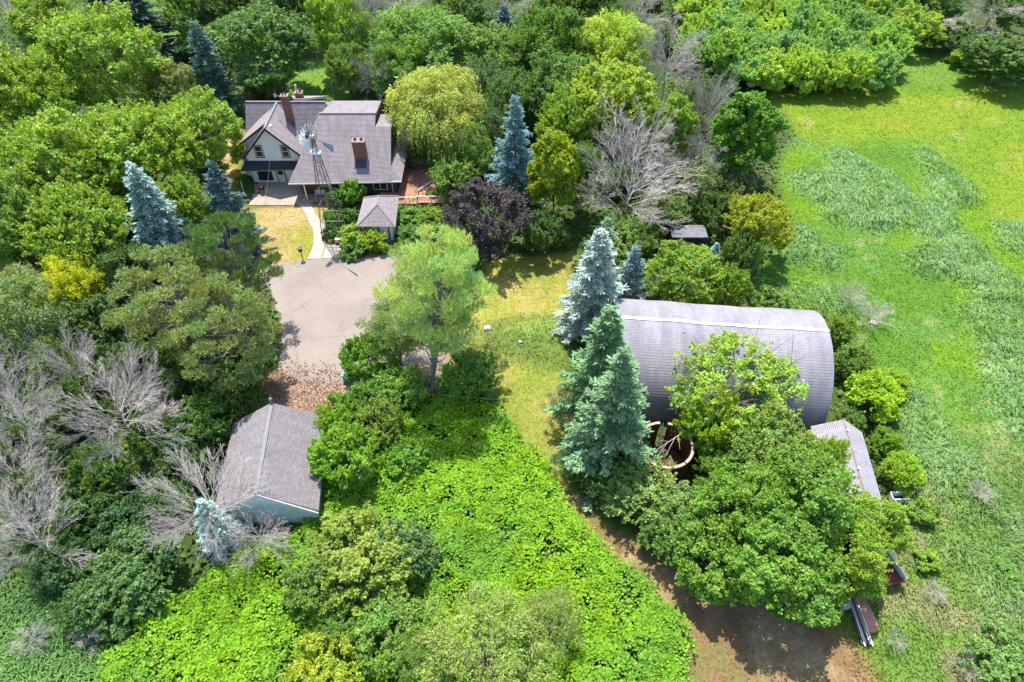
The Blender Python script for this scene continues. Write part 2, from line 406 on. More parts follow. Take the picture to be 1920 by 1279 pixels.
Z['olive'] = zone([(1640, 1000), (1800, 860), (2200, 900), (2300, 1400), (1600, 1400)], 6)
Z['lawn'] = zone([(415, 205), (462, 190), (450, 300), (452, 385), (560, 380), (620, 385), (655, 430), (650, 500), (475, 512), (440, 430), (415, 330)], 1)
Z['mown'] = zone([(925, 480), (1070, 470), (1085, 590), (1050, 640), (1060, 700), (1080, 800), (1060, 900), (1120, 960), (1190, 1020), (1290, 1080), (1440, 1130), (1590, 1170), (1700, 1330), (1300, 1330), (1230, 1120), (1110, 1010), (1030, 920), (990, 840), (945, 760), (880, 660), (840, 620), (880, 560)], 1)
Z['brown'] = zone([(1060, 900), (1120, 940), (1290, 1060), (1440, 1110), (1600, 1160), (1720, 1360), (1300, 1400), (1200, 1100), (1030, 960)], 3)
Z['mound'] = zone([(880, 622), (950, 600), (1050, 610), (1070, 690), (1020, 690), (930, 655)], 3)
Z['lime'] = zone([(780, 760), (930, 765), (998, 860), (1052, 962), (1122, 1033), (1220, 1112), (1280, 1220), (1300, 1420), (160, 1420), (210, 1240), (330, 1150), (450, 1060), (560, 1000), (600, 940), (600, 860), (700, 800)], 1)
Z['swgrass'] = zone([(-200, 1080), (60, 1080), (170, 1160), (200, 1240), (180, 1420), (-400, 1420)], 3)
Z['backyard'] = np.clip(zone([(550, 110), (660, 110), (665, 190), (540, 190)], 2)+zone([(240, -120), (340, -120), (330, 90), (265, 70)], 2)+zone([(1690, 60), (1790, 110), (1810, 160), (1680, 160)], 1), 0, 1)
Z['garden'] = zone([(742, 385), (845, 388), (850, 470), (742, 475)], 1)
Z['dirt'] = zone([(490, 700), (640, 690), (640, 730), (600, 800), (500, 790)], 2)
Z['drive'] = zone([(492, 505), (520, 492), (605, 487), (650, 487), (745, 470), (775, 500), (800, 600), (850, 640), (850, 690), (740, 740), (640, 770), (510, 770), (530, 700), (530, 600), (510, 540)], 1, False)
Z['build'] = np.clip(zone([(450, 180), (760, 180), (770, 385), (450, 385)], 1, False)+zone([(425, 760), (600, 760), (620, 980), (400, 960)], 1, False)+zone([(1160, 640), (1540, 640), (1560, 820), (1160, 790)], 1, False), 0, 1)
def samp(name, x, y):
    a = Z[name] if isinstance(name, str) else name
    fx = np.clip((x-GX0)/GS, 0, a.shape[0]-2.001); fy = np.clip((y-GY0)/GS, 0, a.shape[1]-2.001)
    i = fx.astype(int); j = fy.astype(int); u = fx-i; v = fy-j
    return (a[i, j]*(1-u)+a[i+1, j]*u)*(1-v)+(a[i, j+1]*(1-u)+a[i+1, j+1]*u)*v
def lerp(a, b, t): return a*(1-t[:, None])+np.array(b)*t[:, None]
def ground_color(x, y):
    n1 = fbm(x, y, 6, 2); n2 = fbm(x, y, 1.5, 11); n3 = fbm(x, y, 14, 21); n4 = fbm(x, y, 3.2, 31)
    S = lambda v, a, b: np.clip((v-a)/(b-a), 0, 1)
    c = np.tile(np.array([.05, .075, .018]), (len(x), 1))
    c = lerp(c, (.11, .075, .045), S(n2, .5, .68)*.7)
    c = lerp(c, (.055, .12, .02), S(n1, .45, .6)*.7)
    f = samp('field', x, y)
    g = np.tile(np.array([.115, .215, .012]), (len(x), 1))
    g = lerp(g, (.08, .175, .018), S(n1, .42, .6)*.9)
    g = lerp(g, (.10, .21, .045), S(n4, .5, .66)*.5)
    ye = samp('yellow', x, y)
    g = lerp(g, (.16, .228, .016), ye*.9)
    g = lerp(g, (.22, .24, .02), ye*S(n4, .52, .7)*.6)
    g = lerp(g, (.11, .21, .012), ye*S(n1, .52, .68)*.6)
    ol = samp('olive', x, y)
    g = lerp(g, (.12, .19, .05), ol*.5); g = lerp(g, (.23, .2, .10), ol*S(n4, .54, .68)*.6)
    g = lerp(g, (.30, .28, .12), S(n2+n4*.6, 1.03, 1.12)*.45)
    m = samp('mat', x, y)
    g = lerp(g, (.185, .31, .11), m*(.5+.4*S(n4, .4, .6)))
    g = lerp(g, (.20, .31, .13), m*S(n2, .55, .68)*.5)
    c = c*(1-f[:, None])+g*f[:, None]
    sw = samp('swgrass', x, y); c = lerp(c, (.12, .24, .06), sw)
    c = lerp(c, (.12, .22, .03), samp('backyard', x, y))
    md = samp('mound', x, y)
    w = samp('mown', x, y)*(1-md)
    mw = np.tile(np.array([.27, .265, .05]), (len(x), 1)); mw = lerp(mw, (.33, .26, .08), S(n4, .46, .62)*.8); mw = lerp(mw, (.14, .2, .02), S(n1, .5, .62)*.6)
    br = samp('brown', x, y); mw = lerp(mw, (.20, .125, .06), br); mw = lerp(mw, (.34, .24, .13), br*S(n4, .5, .64)*.8); mw = lerp(mw, (.13, .15, .04), br*S(n2, .55, .68)*.6)
    c = c*(1-w[:, None])+mw*w[:, None]
    c = lerp(c, (.19, .27, .05), md*(.45+.5*S(n4, .4, .6)))
    la = samp('lawn', x, y); lw = np.tile(np.array([.29, .235, .075]), (len(x), 1)); lw = lerp(lw, (.23, .24, .03), S(n1, .45, .58)*.8); lw = lerp(lw, (.42, .30, .15), S(n4, .5, .62)*.6)
    c = c*(1-la[:, None])+lw*la[:, None]
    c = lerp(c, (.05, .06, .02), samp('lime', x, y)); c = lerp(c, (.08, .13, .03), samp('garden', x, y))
    c = lerp(c, (.27, .165, .115), samp('dirt', x, y)*.9)
    dr = samp('drive', x, y)
    c = lerp(c, (.30, .22, .16), np.clip(dr, 0, 1)*.8)
    return c
def ground_h(x, y):
    flat = np.clip(samp('drive', x, y)*1.5+samp('lawn', x, y)+samp('build', x, y), 0, 1)
    f = samp('field', x, y); m = samp('mat', x, y)*f
    h = (fbm(x, y, 4, 3)-.5)*.35
    h = h+f*(fbm(x, y, 1.6, 8)-.5)*.45
    h = h+m*(.3+1.0*np.abs(vnoise(x, y, 1.7, 14)-.5)*2*.6+.9*np.clip(vnoise(x, y, 2.6, 18)-.3, 0, 1))
    h = h+samp('mound', x, y)*(.4+.5*fbm(x, y, 1.5, 9))
    l = samp('lime', x, y); h = h+l*(fbm(x, y, 5, 19))*.5
    return h*(1-flat)-.02

xs = np.unique(np.concatenate([np.linspace(-420, -64, 40), np.arange(-64, 90, .62), np.linspace(90, 420, 36)]))
ys = np.unique(np.concatenate([np.linspace(-60, 12, 12), np.arange(12, 84, .62), np.arange(84, 150, 1.1), np.linspace(150, 600, 30)]))
X, Y = np.meshgrid(xs, ys, indexing='ij'); fx, fy = X.ravel(), Y.ravel()
V = np.stack([fx, fy, ground_h(fx, fy)], 1); nx, ny = len(xs), len(ys)
idx = np.arange(nx*ny).reshape(nx, ny)
Fq = np.stack([idx[:-1, :-1].ravel(), idx[1:, :-1].ravel(), idx[1:, 1:].ravel(), idx[:-1, 1:].ravel()], 1)
def np_mesh(name, V, F, cols=None, attr='tint', m=None, smooth=False):
    me = bpy.data.meshes.new(name); k = F.shape[1]
    me.vertices.add(len(V)); me.vertices.foreach_set('co', np.ascontiguousarray(V, dtype=np.float32).ravel())
    me.loops.add(F.size); me.loops.foreach_set('vertex_index', np.ascontiguousarray(F, dtype=np.int32).ravel())
    me.polygons.add(len(F)); me.polygons.foreach_set('loop_start', np.arange(0, F.size, k, dtype=np.int32))
    if cols is not None:
        a = me.attributes.new(attr, 'FLOAT_COLOR', 'POINT')
        a.data.foreach_set('color', np.concatenate([cols, np.ones((len(cols), 1))], 1).astype(np.float32).ravel())
    if m: me.materials.append(m)
    me.update(calc_edges=True)
    me.polygons.foreach_set('use_smooth', np.full(len(F), smooth))
    return me
def link(name, me, parent=None):
    o = bpy.data.objects.new(name, me); C.objects.link(o); o.parent = parent; return o
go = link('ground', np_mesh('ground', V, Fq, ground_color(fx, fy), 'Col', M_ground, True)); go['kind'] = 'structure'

# driveway, a sheet with a ragged edge
def ragged(pts, step=.35, amp=.18):
    out = []
    for i in range(len(pts)):
        a = np.array(pts[i]); b = np.array(pts[(i+1) % len(pts)]); L_ = np.linalg.norm(b-a); n = max(1, int(L_/step))
        nrm = np.array([-(b-a)[1], (b-a)[0]])/max(L_, 1e-6)
        for k in range(n): out.append(a+(b-a)*k/n+nrm*random.uniform(-amp, amp))
    return out
dp = [G(*p) for p in [(484, 506), (520, 496), (560, 489), (605, 485), (650, 487), (700, 482), (748, 474), (768, 500), (775, 560), (795, 610), (825, 640), (800, 680), (760, 700), (700, 730), (640, 718), (610, 722), (560, 716), (525, 700), (515, 640), (528, 600), (505, 540)]]
b = MB(); b.prism([(p[0], p[1], .012) for p in ragged(dp)], (0, 0, -.05)); d = b.build('driveway', M_drive); d['kind'] = 'structure'

# patio and walkway, slab by slab
pat = bpy.data.objects.new('patio', None); C.objects.link(pat); pat['kind'] = 'structure'; pat.location = (-30, 73, 0)
X0, X1 = -32.7, -27.0
for i in range(3):
    for j in range(3):
        xa = X0+(X1-X0)*i/3; xb = X0+(X1-X0)*(i+1)/3; ya = 70.45+1.8*j; yb = ya+1.8
        MB().box(xa+.012, xb-.012, ya+.012, yb-.012, -.05, .05+random.uniform(-.006, .006)).build('slab', M_conc2, pat)
for i in range(2):
    MB().box(-26.98+i*1.1+.01, -26.98+(i+1)*1.1-.01, 70.9, 75.4, -.05, .045).build('slab', M_conc2, pat)
walk = bpy.data.objects.new('walkway', None); C.objects.link(walk); walk['kind'] = 'structure'; walk.location = (-23, 66, 0)
Lp = [(-26.9, 70.85), (-26.0, 69.9), (-25.25, 68.6), (-24.5, 67.1), (-23.75, 65.6), (-23.35, 64.2), (-23.1, 62.8), (-23.1, 61.4), (-23.3, 60.05)]
Rp = [(-25.1, 70.85), (-24.6, 69.8), (-24.0, 68.6), (-23.1, 67.2), (-22.4, 65.9), (-21.95, 64.4), (-21.75, 62.9), (-21.7, 61.4), (-21.65, 60.15)]
for i in range(8):
    a, b2, c2, d2 = map(np.array, (Lp[i], Rp[i], Rp[i+1], Lp[i+1])); s = .015
    q = [a+(d2-a)*s, b2+(c2-b2)*s, c2, d2]
    MB().prism([(p[0], p[1], .05) for p in q], (0, 0, -.1)).build('slab', M_conc, walk)
for i in range(2):
    MB().box(-21.6, -19.3, 60.25+i*1.2, 61.43+i*1.2, -.05, .045).build('slab', M_conc, walk)

# ------------------------------------------------------------------ the house
H = thing('farmhouse', 'white gabled farmhouse with grey shingle roofs and a long lower wing', 'house', (-25, 76, 0))
# upright front gable
GXc, GZ, GH, GY = -29.75, 8.0, 4.0, 74.85
w = MB(); xl, xr = -33.25, -26.25
w.prism([(xl, 75.5, 0), (xr, 75.5, 0), (xr, 75.5, 4.2), (GXc, 75.5, 7.85), (xl, 75.5, 4.2)], (0, 6, 0)).build('gable_wall', M_stucco, H)
roof_face(H, (-25.9, GY, GH), (-25.9, 81.5, GH), (GXc, GY, GZ), (GXc, 81.5, GZ), M_roof)
roof_face(H, (-33.4, GY, GH), (-33.4, 79.0, GH), (GXc, GY, GZ), (GXc, 79.0, GZ), M_roof)
roof_face(H, (-35.3, 76.6, 2.95), (-35.3, 83.6, 2.95), (-33.4, 76.6, 4.05), (-33.4, 83.6, 4.05), M_roof)
roof_face(H, (-35.0, 74.9, 3.3), (-35.0, 76.55, 3.3), (-33.4, 74.9, 4.02), (-33.4, 76.55, 4.02), M_roof, name='roof')
t = MB(); t.beam((-33.45, GY-.03, GH-.12), (GXc, GY-.03, GZ-.12), .06, .24); t.beam((-25.85, GY-.03, GH-.12), (GXc, GY-.03, GZ-.12), .06, .24)
t.build('rake_board', M_black, H)
MB().beam((GXc, GY, GZ+.06), (GXc, 81.3, GZ+.06), .26, .05).build('ridge_cap', M_ridge, H)
# shed dormer on its left slope
roof_face(H, (-33.75, 76.2, 5.2), (-33.75, 80.2, 5.2), (GXc-.1, 76.2, 7.98), (GXc-.1, 80.2, 7.98), M_roof)
MB().prism([(-33.3, 76.55, 4.1), (-30.3, 76.55, 7.25), (-33.3, 76.55, 5.3)], (0, 3.5, 0)).build('dormer_wall', M_stucco, H)
MB().beam((-33.8, 76.16, 5.1), (GXc-.2, 76.16, 7.85), .06, .22).build('dormer_board', M_black, H)
# side wall left, under the skirt
MB().box(-34.6, -33.3, 77.2, 83.2, 0, 2.95).build('side_wall', M_stucco, H)
MB().prism([(-33.3, 79.4, 0), (-33.3, 83.6, 0), (-33.3, 83.6, 6.2), (-33.3, 81.4, 7.85), (-33.3, 79.4, 5.9)], (9.6, 0, 0)).build('main_wall', M_stucco, H)
# main block: steep slope towards the yard
roof_face(H, (-33.75, 78.7, 5.3), (-23.25, 78.7, 5.3), (-33.75, 81.4, 8.0), (-23.7, 81.4, 8.0), M_roofshade)
roof_face(H, (-33.75, 84.6, 5.6), (-23.25, 84.6, 5.6), (-33.75, 81.4, 8.0), (-23.7, 81.4, 8.0), M_roof)
roof_face(H, (-22.6, 80.3, 7.3), (-22.6, 82.6, 7.3), (-23.75, 81.4, 8.02), (-23.75, 81.4, 8.02), M_roof)
MB().prism([(-23.3, 78.95, 5.35), (-23.3, 84.3, 5.5), (-23.3, 82.4, 7.25), (-23.3, 80.4, 7.25)], (-.2, 0, 0)).build('end_wall', M_ridge, H)
MB().beam((-33.75, 81.4, 8.05), (-23.7, 81.4, 8.05), .24, .05).build('ridge_cap', M_ridge, H)
roof_face(H, (-29.5, 86.5, 6.2), (-24.5, 86.5, 6.2), (-27.5, 81.6, 8.3), (-26.5, 81.6, 8.3), M_roof)
# pent roof along the front, wall under it
roof_face(H, (-34.1, 74.3, 2.4), (-27.0, 74.65, 2.42), (-33.3, 75.45, 3.2), (-26.6, 75.45, 3.2), M_shadedark, thick=.12, fascia=M_white)
roof_face(H, (-34.1, 77.0, 2.4), (-34.1, 74.3, 2.4), (-33.3, 77.0, 3.18), (-33.3, 75.45, 3.18), M_roof, thick=.1, fascia=M_white)
window(H, -31.95, -31.05, 75.5, 3.75, 5.3, trim=M_black)
window(H, -28.65, -27.8, 75.5, 3.75, 5.3, trim=M_black)
window(H, -32.5, -30.65, 75.5, .35, 2.05, frame=M_black, n=2, rows=1, name='sliding_window')
dr = MB().box(-30.0, -29.05, 75.42, 75.5, .05, 2.1).build('door', M_white, H)
MB().box(-30.1, -30.0, 75.38, 75.5, .02, 2.2).box(-29.05, -28.95, 75.38, 75.5, .02, 2.2).box(-30.1, -28.95, 75.38, 75.5, 2.1, 2.2).build('door_frame', M_black, dr)
MB().box(-29.85, -29.2, 75.39, 75.42, 1.2, 1.95).build('door_pane', M_glass, dr)
MB().tube((-29.2, 75.36, 1.0), (-29.2, 75.36, 1.12), .03).build('door_handle', M_metal, dr)
for (p, q) in (((-33.85, 74.5, 2.3), (-33.2, 75.4, .9)), ((-34.0, 73.1, .05), (-33.9, 73.1, 1.7))):
    MB().beam(p, q, .08, .08).build('porch_brace', M_white, H)
v = MB().box(-29.55, -29.25, 75.8, 76.2, 7.3, 7.75).build('roof_vent', M_whitecap, H)
MB().box(-30.2, -30.0, 79.3, 79.6, 7.5, 7.85).build('roof_vent', M_black, H)
# the long wing
EY, EZ, RY, RZ = 71.15, 2.7, 78.5, 8.0
k = (RZ-EZ)/(RY-EY)
roof_face(H, (-27.25, EY, EZ), (-17.0, EY+.25, EZ+.1), (-23.9, RY, RZ), (-16.9, RY, RZ), M_roof)
roof_face(H, (-16.995, EY+.25, EZ+.1), (-14.8, EY+.4, EZ+.15), (-16.9, 77.1, 6.98), (-14.95, 77.1, 6.98), M_roof)
roof_face(H, (-14.75, EY+.9, EZ), (-14.7, 79.5, EZ), (-14.76, EY+1.4, 3.9), (-14.76, 79.5, 3.9), M_roof, name='roof') if False else None
roof_face(H, (-13.55, EY+.5, EZ-.02), (-13.55, 83.4, EZ-.02), (-14.85, 73.0, 3.85), (-14.85, 83.4, 3.85), M_roof)
roof_face(H, (-14.8, EY+.42, EZ+.1), (-13.55, EY+.5, EZ-.02), (-14.85, 73.0, 3.87), (-14.84, 73.0, 3.87), M_roof)
roof_face(H, (-27.25, 75.6, 2.6), (-27.25, EY, EZ), (-25.8, 75.6, 4.6), (-26.9, EY+.8, EZ+.55), M_roof)
# backs, nearly flat
roof_face(H, (-23.2, 82.9, 7.35), (-16.85, 82.9, 7.35), (-23.6, RY+.02, RZ), (-16.85, RY+.02, RZ), M_roof)
roof_face(H, (-16.83, 80.9, 6.55), (-14.9, 80.9, 6.55), (-16.83, 77.12, 6.98), (-14.9, 77.12, 6.98), M_roof)
w = MB()
w.prism([(-24.0, 73.5, 2.6), (-24.0, 82.6, 2.6), (-24.0, 82.6, 7.2), (-24.0, 78.5, 7.8)], (7.05, 0, 0))
w.prism([(-16.95, 73.6, 2.6), (-16.95, 80.7, 2.6), (-16.95, 80.7, 6.4), (-16.95, 77.1, 6.8)], (2.0, 0, 0))
w.build('upper_wall', M_brownwall, H)
MB().box(-26.3, -14.4, 72.8, 82.7, 0, 2.75).build('wing_wall', M_brownwall, H)
MB().beam((-23.9, RY, RZ+.05), (-16.9, RY, RZ+.05), .26, .05).build('ridge_cap', M_ridge, H)
MB().beam((-27.3, EY-.04, EZ-.07), (-17.0, EY+.2, EZ), .06, .16).beam((-17.0, EY+.2, EZ), (-13.5, EY+.42, EZ-.02), .06, .16).build('gutter', M_white, H)
window(H, -17.35, -15.6, 72.8, .75, 2.2, n=2, rows=1)
window(H, -21.6, -20.4, 72.8, 1.2, 2.2, n=1, rows=1)
MB().box(-25.7, -22.6, 72.72, 72.8, .1, 2.3).build('porch_wall', M_redwall, H)
for px_ in (-25.55, -22.4): MB().box(px_-.08, px_+.08, 71.4, 71.56, 0, 2.6).build('porch_post', M_white, H)
MB().box(-25.6, -21.0, 71.25, 72.7, 0, .12).build('porch_step', M_conc2, H)
MB().tube((-14.95, 72.0, 2.6), (-14.95, 72.7, 2.3), .05).tube((-14.95, 72.7, 2.3), (-14.95, 72.75, .1), .05).build('downspout', M_white, H)
chimney(H, -19.25, -17.8, 73.6, 74.5, 4.2, 6.8, [(-18.9, 74.05, .2, .18), (-18.15, 74.05, .2, .18)])
MB().prism([(-19.25, 73.58, 4.52), (-17.8, 73.58, 4.52), (-17.8, 72.75, 3.92), (-19.25, 72.75, 3.92)], (0, 0, .05)).build('chimney_shadow', M_shadedark, H)  # dark sheet in place of the chimney's shadow down the slope
chimney(H, -28.45, -27.6, 79.3, 80.0, 6.2, 9.7, [(-28.2, 79.65, .13, .25), (-27.85, 79.65, .13, .2)])
MB().prism([(-28.45, 79.28, 5.98), (-27.6, 79.28, 5.98), (-27.6, 78.4, 5.1), (-28.45, 78.4, 5.1)], (0, 0, .06)).build('chimney_shadow', M_shadedark, H)  # painted shadow of the left chimney, laid on the steep slope
chimney(H, -27.6, -26.7, 82.3, 83.0, 6.5, 8.6, [(-26.95, 82.65, .2, .12)])
f = MB().tube((-27.35, 82.6, 8.7), (-27.35, 82.6, 9.6), .1, n=10).tube((-27.35, 82.6, 9.6), (-27.35, 82.6, 9.75), .18, .05, n=10).build('flue_pipe', M_metal, H)
dish = MB(); cx, cy, cz = -29.0, 79.4, 9.9
for i in range(12):
    a0, a1 = 2*PI*i/12, 2*PI*(i+1)/12
    P_ = lambda a, r, d_: (cx-d_*.7+r*math.cos(a)*.5, cy-d_*.7+r*math.cos(a)*.3, cz+r*math.sin(a))
    dish.face([P_(a0, .3, .08), P_(a1, .3, .08), P_(a1, 0.05, 0), P_(a0, .05, 0)])
dish.beam((cx, cy, cz), (-28.4, 79.5, 9.6), .04, .04); dish.build('aerial_dish', M_metal, H)
# bench in the porch
bn = thing('porch_bench', 'small white bench in the red recess of the porch', 'bench', (-24.0, 72.2, .12))
MB().box(-24.7, -23.4, 72.0, 72.45, .5, .56).build('seat', M_white, bn)
MB().box(-24.7, -23.4, 72.42, 72.48, .56, .95).build('backrest', M_white, bn)
for xx in (-24.62, -23.52):
    for yy in (72.03, 72.38): MB().box(xx, xx+.05, yy, yy+.05, .12, .5).build('leg', M_white, bn)
# grill on the patio and its chair
gr = thing('kettle_grill', 'black kettle grill standing in the shade of the patio', 'grill', (-31.5, 73.0, .05))
def dome(mb, c, r, z0, z1, n=14, ksteps=5, sgn=1):
    for j in range(ksteps):
        a0, a1 = PI/2*j/ksteps, PI/2*(j+1)/ksteps
        for i in range(n):
            t0, t1 = 2*PI*i/n, 2*PI*(i+1)/n
            p = lambda a, t_: (c[0]+r*math.cos(a)*math.cos(t_), c[1]+r*math.cos(a)*math.sin(t_), z0+(z1-z0)*math.sin(a))
            mb.face([p(a0, t0), p(a0, t1), p(a1, t1), p(a1, t0)])
    return mb
dome(MB(), (-31.5, 73.0), .36, .82, 1.12).build('lid', M_rubber, gr, smooth=True)
dome(MB(), (-31.5, 73.0), .36, .8, .52).build('bowl', M_rubber, gr, smooth=True)
MB().tube((-31.5, 73.0, 1.12), (-31.5, 73.0, 1.2), .04).build('handle', M_metal, gr)
for i in range(3):
    a = 2*PI*i/3+.4; MB().tube((-31.5+.15*math.cos(a), 73+.15*math.sin(a), .58), (-31.5+.32*math.cos(a), 73+.32*math.sin(a), .05), .02).build('leg', M_metal, gr)
ch = thing('patio_chair', 'brown wooden patio chair beside the black grill', 'chair', (-32.2, 73.1, .05))
MB().box(-32.5, -31.98, 72.85, 73.35, .42, .47).build('seat', M_deck, ch)
MB().prism([(-32.5, 73.35, .47), (-31.98, 73.35, .47), (-31.98, 73.5, 1.0), (-32.5, 73.5, 1.0)], (0, .04, 0)).build('backrest', M_deck, ch)
for xx in (-32.5, -32.03):
    for yy in (72.85, 73.3): MB().box(xx, xx+.05, yy, yy+.05, .05, .42).build('leg', M_deck, ch)
# cable from the gable to the yard
def wire(name, label, p, q, sag, r, m, n=16):
    b_ = MB(); pts = [tuple(np.array(p)+(np.array(q)-np.array(p))*i/n-np.array([0, 0, sag*4*(i/n)*(1-i/n)])) for i in range(n+1)]
    for i in range(n): b_.tube(pts[i], pts[i+1], r, n=5, cap=False)
    return tag(b_.build(name, m), label, 'cable')
wire('hanging_cable', 'thin white cable hanging from the gable wall down to the patio', (-29.6, 75.45, 5.9), (-31.0, 71.9, .06), .35, .018, M_cable)
wire('overhead_wire', 'thin pale overhead wire crossing above the garage drive and the pine trunk', (*G(450, 706, 5), 5), (*G(1130, 760, 5), 5), .4, .005, simple('wire', (.3, .3, .29), .6), 24)

# ------------------------------------------------------------------ deck
D = thing('wooden_deck', 'reddish wooden deck with pale railings on the right of the house', 'deck', (-11, 75, 0))
i = 0; y = 69.9
def plank_row(x0, x1, y0, y1, z, parent, m=M_deck, along='y', wd=.145):
    s = MB()
    if along == 'y':
        x = x0
        while x < x1-.02:
            s.box(x, min(x+wd-.01, x1), y0, y1, z-.04, z+random.uniform(-.004, .004)); x += wd
    else:
        yv = y0
        while yv < y1-.02:
            s.box(x0, x1, yv, min(yv+wd-.01, y1), z-.04, z+random.uniform(-.004, .004)); yv += wd
    return s.build('planks', m, parent, kind='stuff')
plank_row(-14.3, -11.75, 69.9, 80.9, .6, D)
plank_row(-11.74, -8.5, 74.4, 80.9, .6, D, along='x')
plank_row(-11.6, -8.3, 69.9, 74.3, .78, D, M_deck, along='x')
plank_row(-16.6, -14.35, 71.3, 72.7, .45, D, along='x')
MB().box(-14.3, -8.3, 69.93, 70.0, .05, .55).box(-14.28, -14.2, 70.0, 80.8, .05, .55).box(-8.5, -8.4, 70, 80.8, .05, .55).build('skirt_board', M_deck, D)
st = MB().beam((-11.7, 72.4, .9), (-10.0, 74.6, .9), .35, .1).build('step_board', M_rail, D)
def railing(parent, p, q, z, m, h=.95, step=.17):
    p = np.array(p); q = np.array(q); L_ = np.linalg.norm(q-p); d_ = (q-p)/L_
    r = MB().beam((*p, z+h), (*q, z+h), .1, .05).build('top_rail', m, parent)
    MB().beam((*p, z+.12), (*q, z+.12), .05, .05).build('bottom_rail', m, parent)
    n = int(L_/step); proto = None
    for i in range(n+1):
        c_ = p+d_*(L_*i/n)
        post = i % 10 == 0
        w_ = .05 if post else .022
        if post: MB().box(c_[0]-w_, c_[0]+w_, c_[1]-w_, c_[1]+w_, z-.4, z+h+.05).build('post', m, parent)
        elif proto is None:
            proto = MB().box(c_[0]-w_, c_[0]+w_, c_[1]-w_, c_[1]+w_, z+.12, z+h).build('baluster', m, parent); pc = c_
        else: copyo(proto, parent, (c_[0]-pc[0], c_[1]-pc[1], 0))
railing(D, (-14.3, 69.95), (-11.72, 69.95), .6, M_deckpale)
railing(D, (-11.6, 69.9), (-8.3, 69.9), .78, M_deckpale)
railing(D, (-8.6, 75.4), (-5.7, 75.4), .6, M_rail)
plank_row(-8.4, -5.7, 75.4, 77.2, .6, D, along='x')
# leafy litter on the deck
MB().box(-13.6, -12.9, 78.9, 79.5, .605, 1.0).box(-12.9, -12.5, 79.1, 79.6, .605, .8).build('firewood', M_deck, D)

# ------------------------------------------------------------------ pump house by the drive
P = thing('pump_house', 'small square outbuilding with a hipped grey roof beside the windmill', 'shed', (-15.5, 66, 0))
a, b_, c_, d_ = (-17.75, 63.0, 2.4), (-13.3, 62.95, 2.4), (-13.6, 69.0, 2.4), (-17.75, 68.7, 2.4)
ap, ap2 = (-15.45, 65.2, 3.85), (-15.5, 66.9, 3.85)
roof_face(P, a, b_, ap, ap, M_roof); roof_face(P, b_, c_, ap, ap2, M_roof); roof_face(P, d_, a, ap2, ap, M_roof); roof_face(P, c_, d_, ap2, ap2, M_roof)
for q in (a, b_): MB().beam((q[0], q[1], q[2]+.03), (ap[0], ap[1], ap[2]+.05), .2, .04).build('hip_cap', M_ridge, P)
for q in (c_, d_): MB().beam((q[0], q[1], q[2]+.03), (ap2[0], ap2[1], ap2[2]+.05), .2, .04).build('hip_cap', M_ridge, P)
MB().beam((*ap[:2], ap[2]+.04), (*ap2[:2], ap2[2]+.04), .2, .04).build('hip_cap', M_ridge, P)
MB().box(-17.3, -13.8, 63.5, 68.4, 0, 2.35).build('wall', M_white, P)
pd = MB().box(-15.3, -14.3, 63.42, 63.5, .05, 2.0).build('door', M_white, P)
MB().box(-15.42, -15.3, 63.38, 63.5, 0, 2.1).box(-14.3, -14.18, 63.38, 63.5, 0, 2.1).build('door_frame', M_black, pd)
MB().box(-17.0, -16.2, 63.44, 63.5, 1.1, 1.9).build('window', M_glass, P)
MB().box(-15.5, -14.0, 62.4, 63.35, 0, .1).build('door_step', M_conc, P)

# ------------------------------------------------------------------ windmill
WX, WY, WT = -20.95, 64.7, 12.4
Wm = thing('windmill', 'tall lattice windmill with a silver bladed wheel in front of the house', 'windmill', (WX, WY, 0))
half = 1.25
def leg_at(sx, sy, z):
    t_ = z/WT; hw = half*(1-t_)+.12*t_; return (WX+sx*hw, WY+sy*hw, z)
for sx in (-1, 1):
    for sy in (-1, 1): MB().beam(leg_at(sx, sy, 0), leg_at(sx, sy, WT), .065, .065).build('leg', M_steel, Wm)
for z in (1.0, 2.6, 4.4, 6.2, 7.9, 9.4, 10.7):
    g = MB(); q = [leg_at(-1, -1, z), leg_at(1, -1, z), leg_at(1, 1, z), leg_at(-1, 1, z)]
    for i in range(4): g.beam(q[i], q[(i+1) % 4], .05, .05)
    g.build('girt', M_steel if z > 3 else M_rail, Wm)
zs = (1.0, 2.6, 4.4, 6.2, 7.9, 9.4, 10.7)
for j in range(len(zs)-1):
    g = MB(); lo = [leg_at(*s_, zs[j]) for s_ in ((-1, -1), (1, -1), (1, 1), (-1, 1))]; hi = [leg_at(*s_, zs[j+1]) for s_ in ((-1, -1), (1, -1), (1, 1), (-1, 1))]
    for i in range(4): g.beam(lo[i], hi[(i+1) % 4], .018, .018); g.beam(lo[(i+1) % 4], hi[i], .018, .018)
    g.build('cross_brace', M_steel, Wm)
MB().tube((WX, WY, 10.9), (WX, WY, 10.98), .62, n=8).build('platform', M_white, Wm)
MB().tube((WX, WY, WT-.2), (WX, WY, 13.1), .07).build('mast', M_steel, Wm)
ax = Vector((-.84, .54, 0)).normalized(); hub = Vector((WX, WY, 12.7))+ax*.5
MB().box(WX-.2, WX+.2, WY-.2, WY+.2, 12.5, 12.9).build('gearbox', M_metal, Wm)
wh = MB().tube(tuple(hub-ax*.5), tuple(hub+ax*.12), .09, n=8).build('wheel_hub', M_steel, Wm)
e1 = Vector((0, 0, 1)); e2 = ax.cross(e1)
NB = 18
for i in range(NB):
    a0 = 2*PI*i/NB; a1 = a0+2*PI/NB*.92
    def pt(a, r, o_): return tuple(hub+(e1*math.cos(a)+e2*math.sin(a))*r+ax*o_)
    MB().prism([pt(a0, .5, -.1), pt(a0+.03, 1.32, -.16), pt(a1+.02, 1.32, .1), pt(a1, .5, .07)], tuple(ax*.012)).build('blade', M_blade_m, wh)
rg = MB()
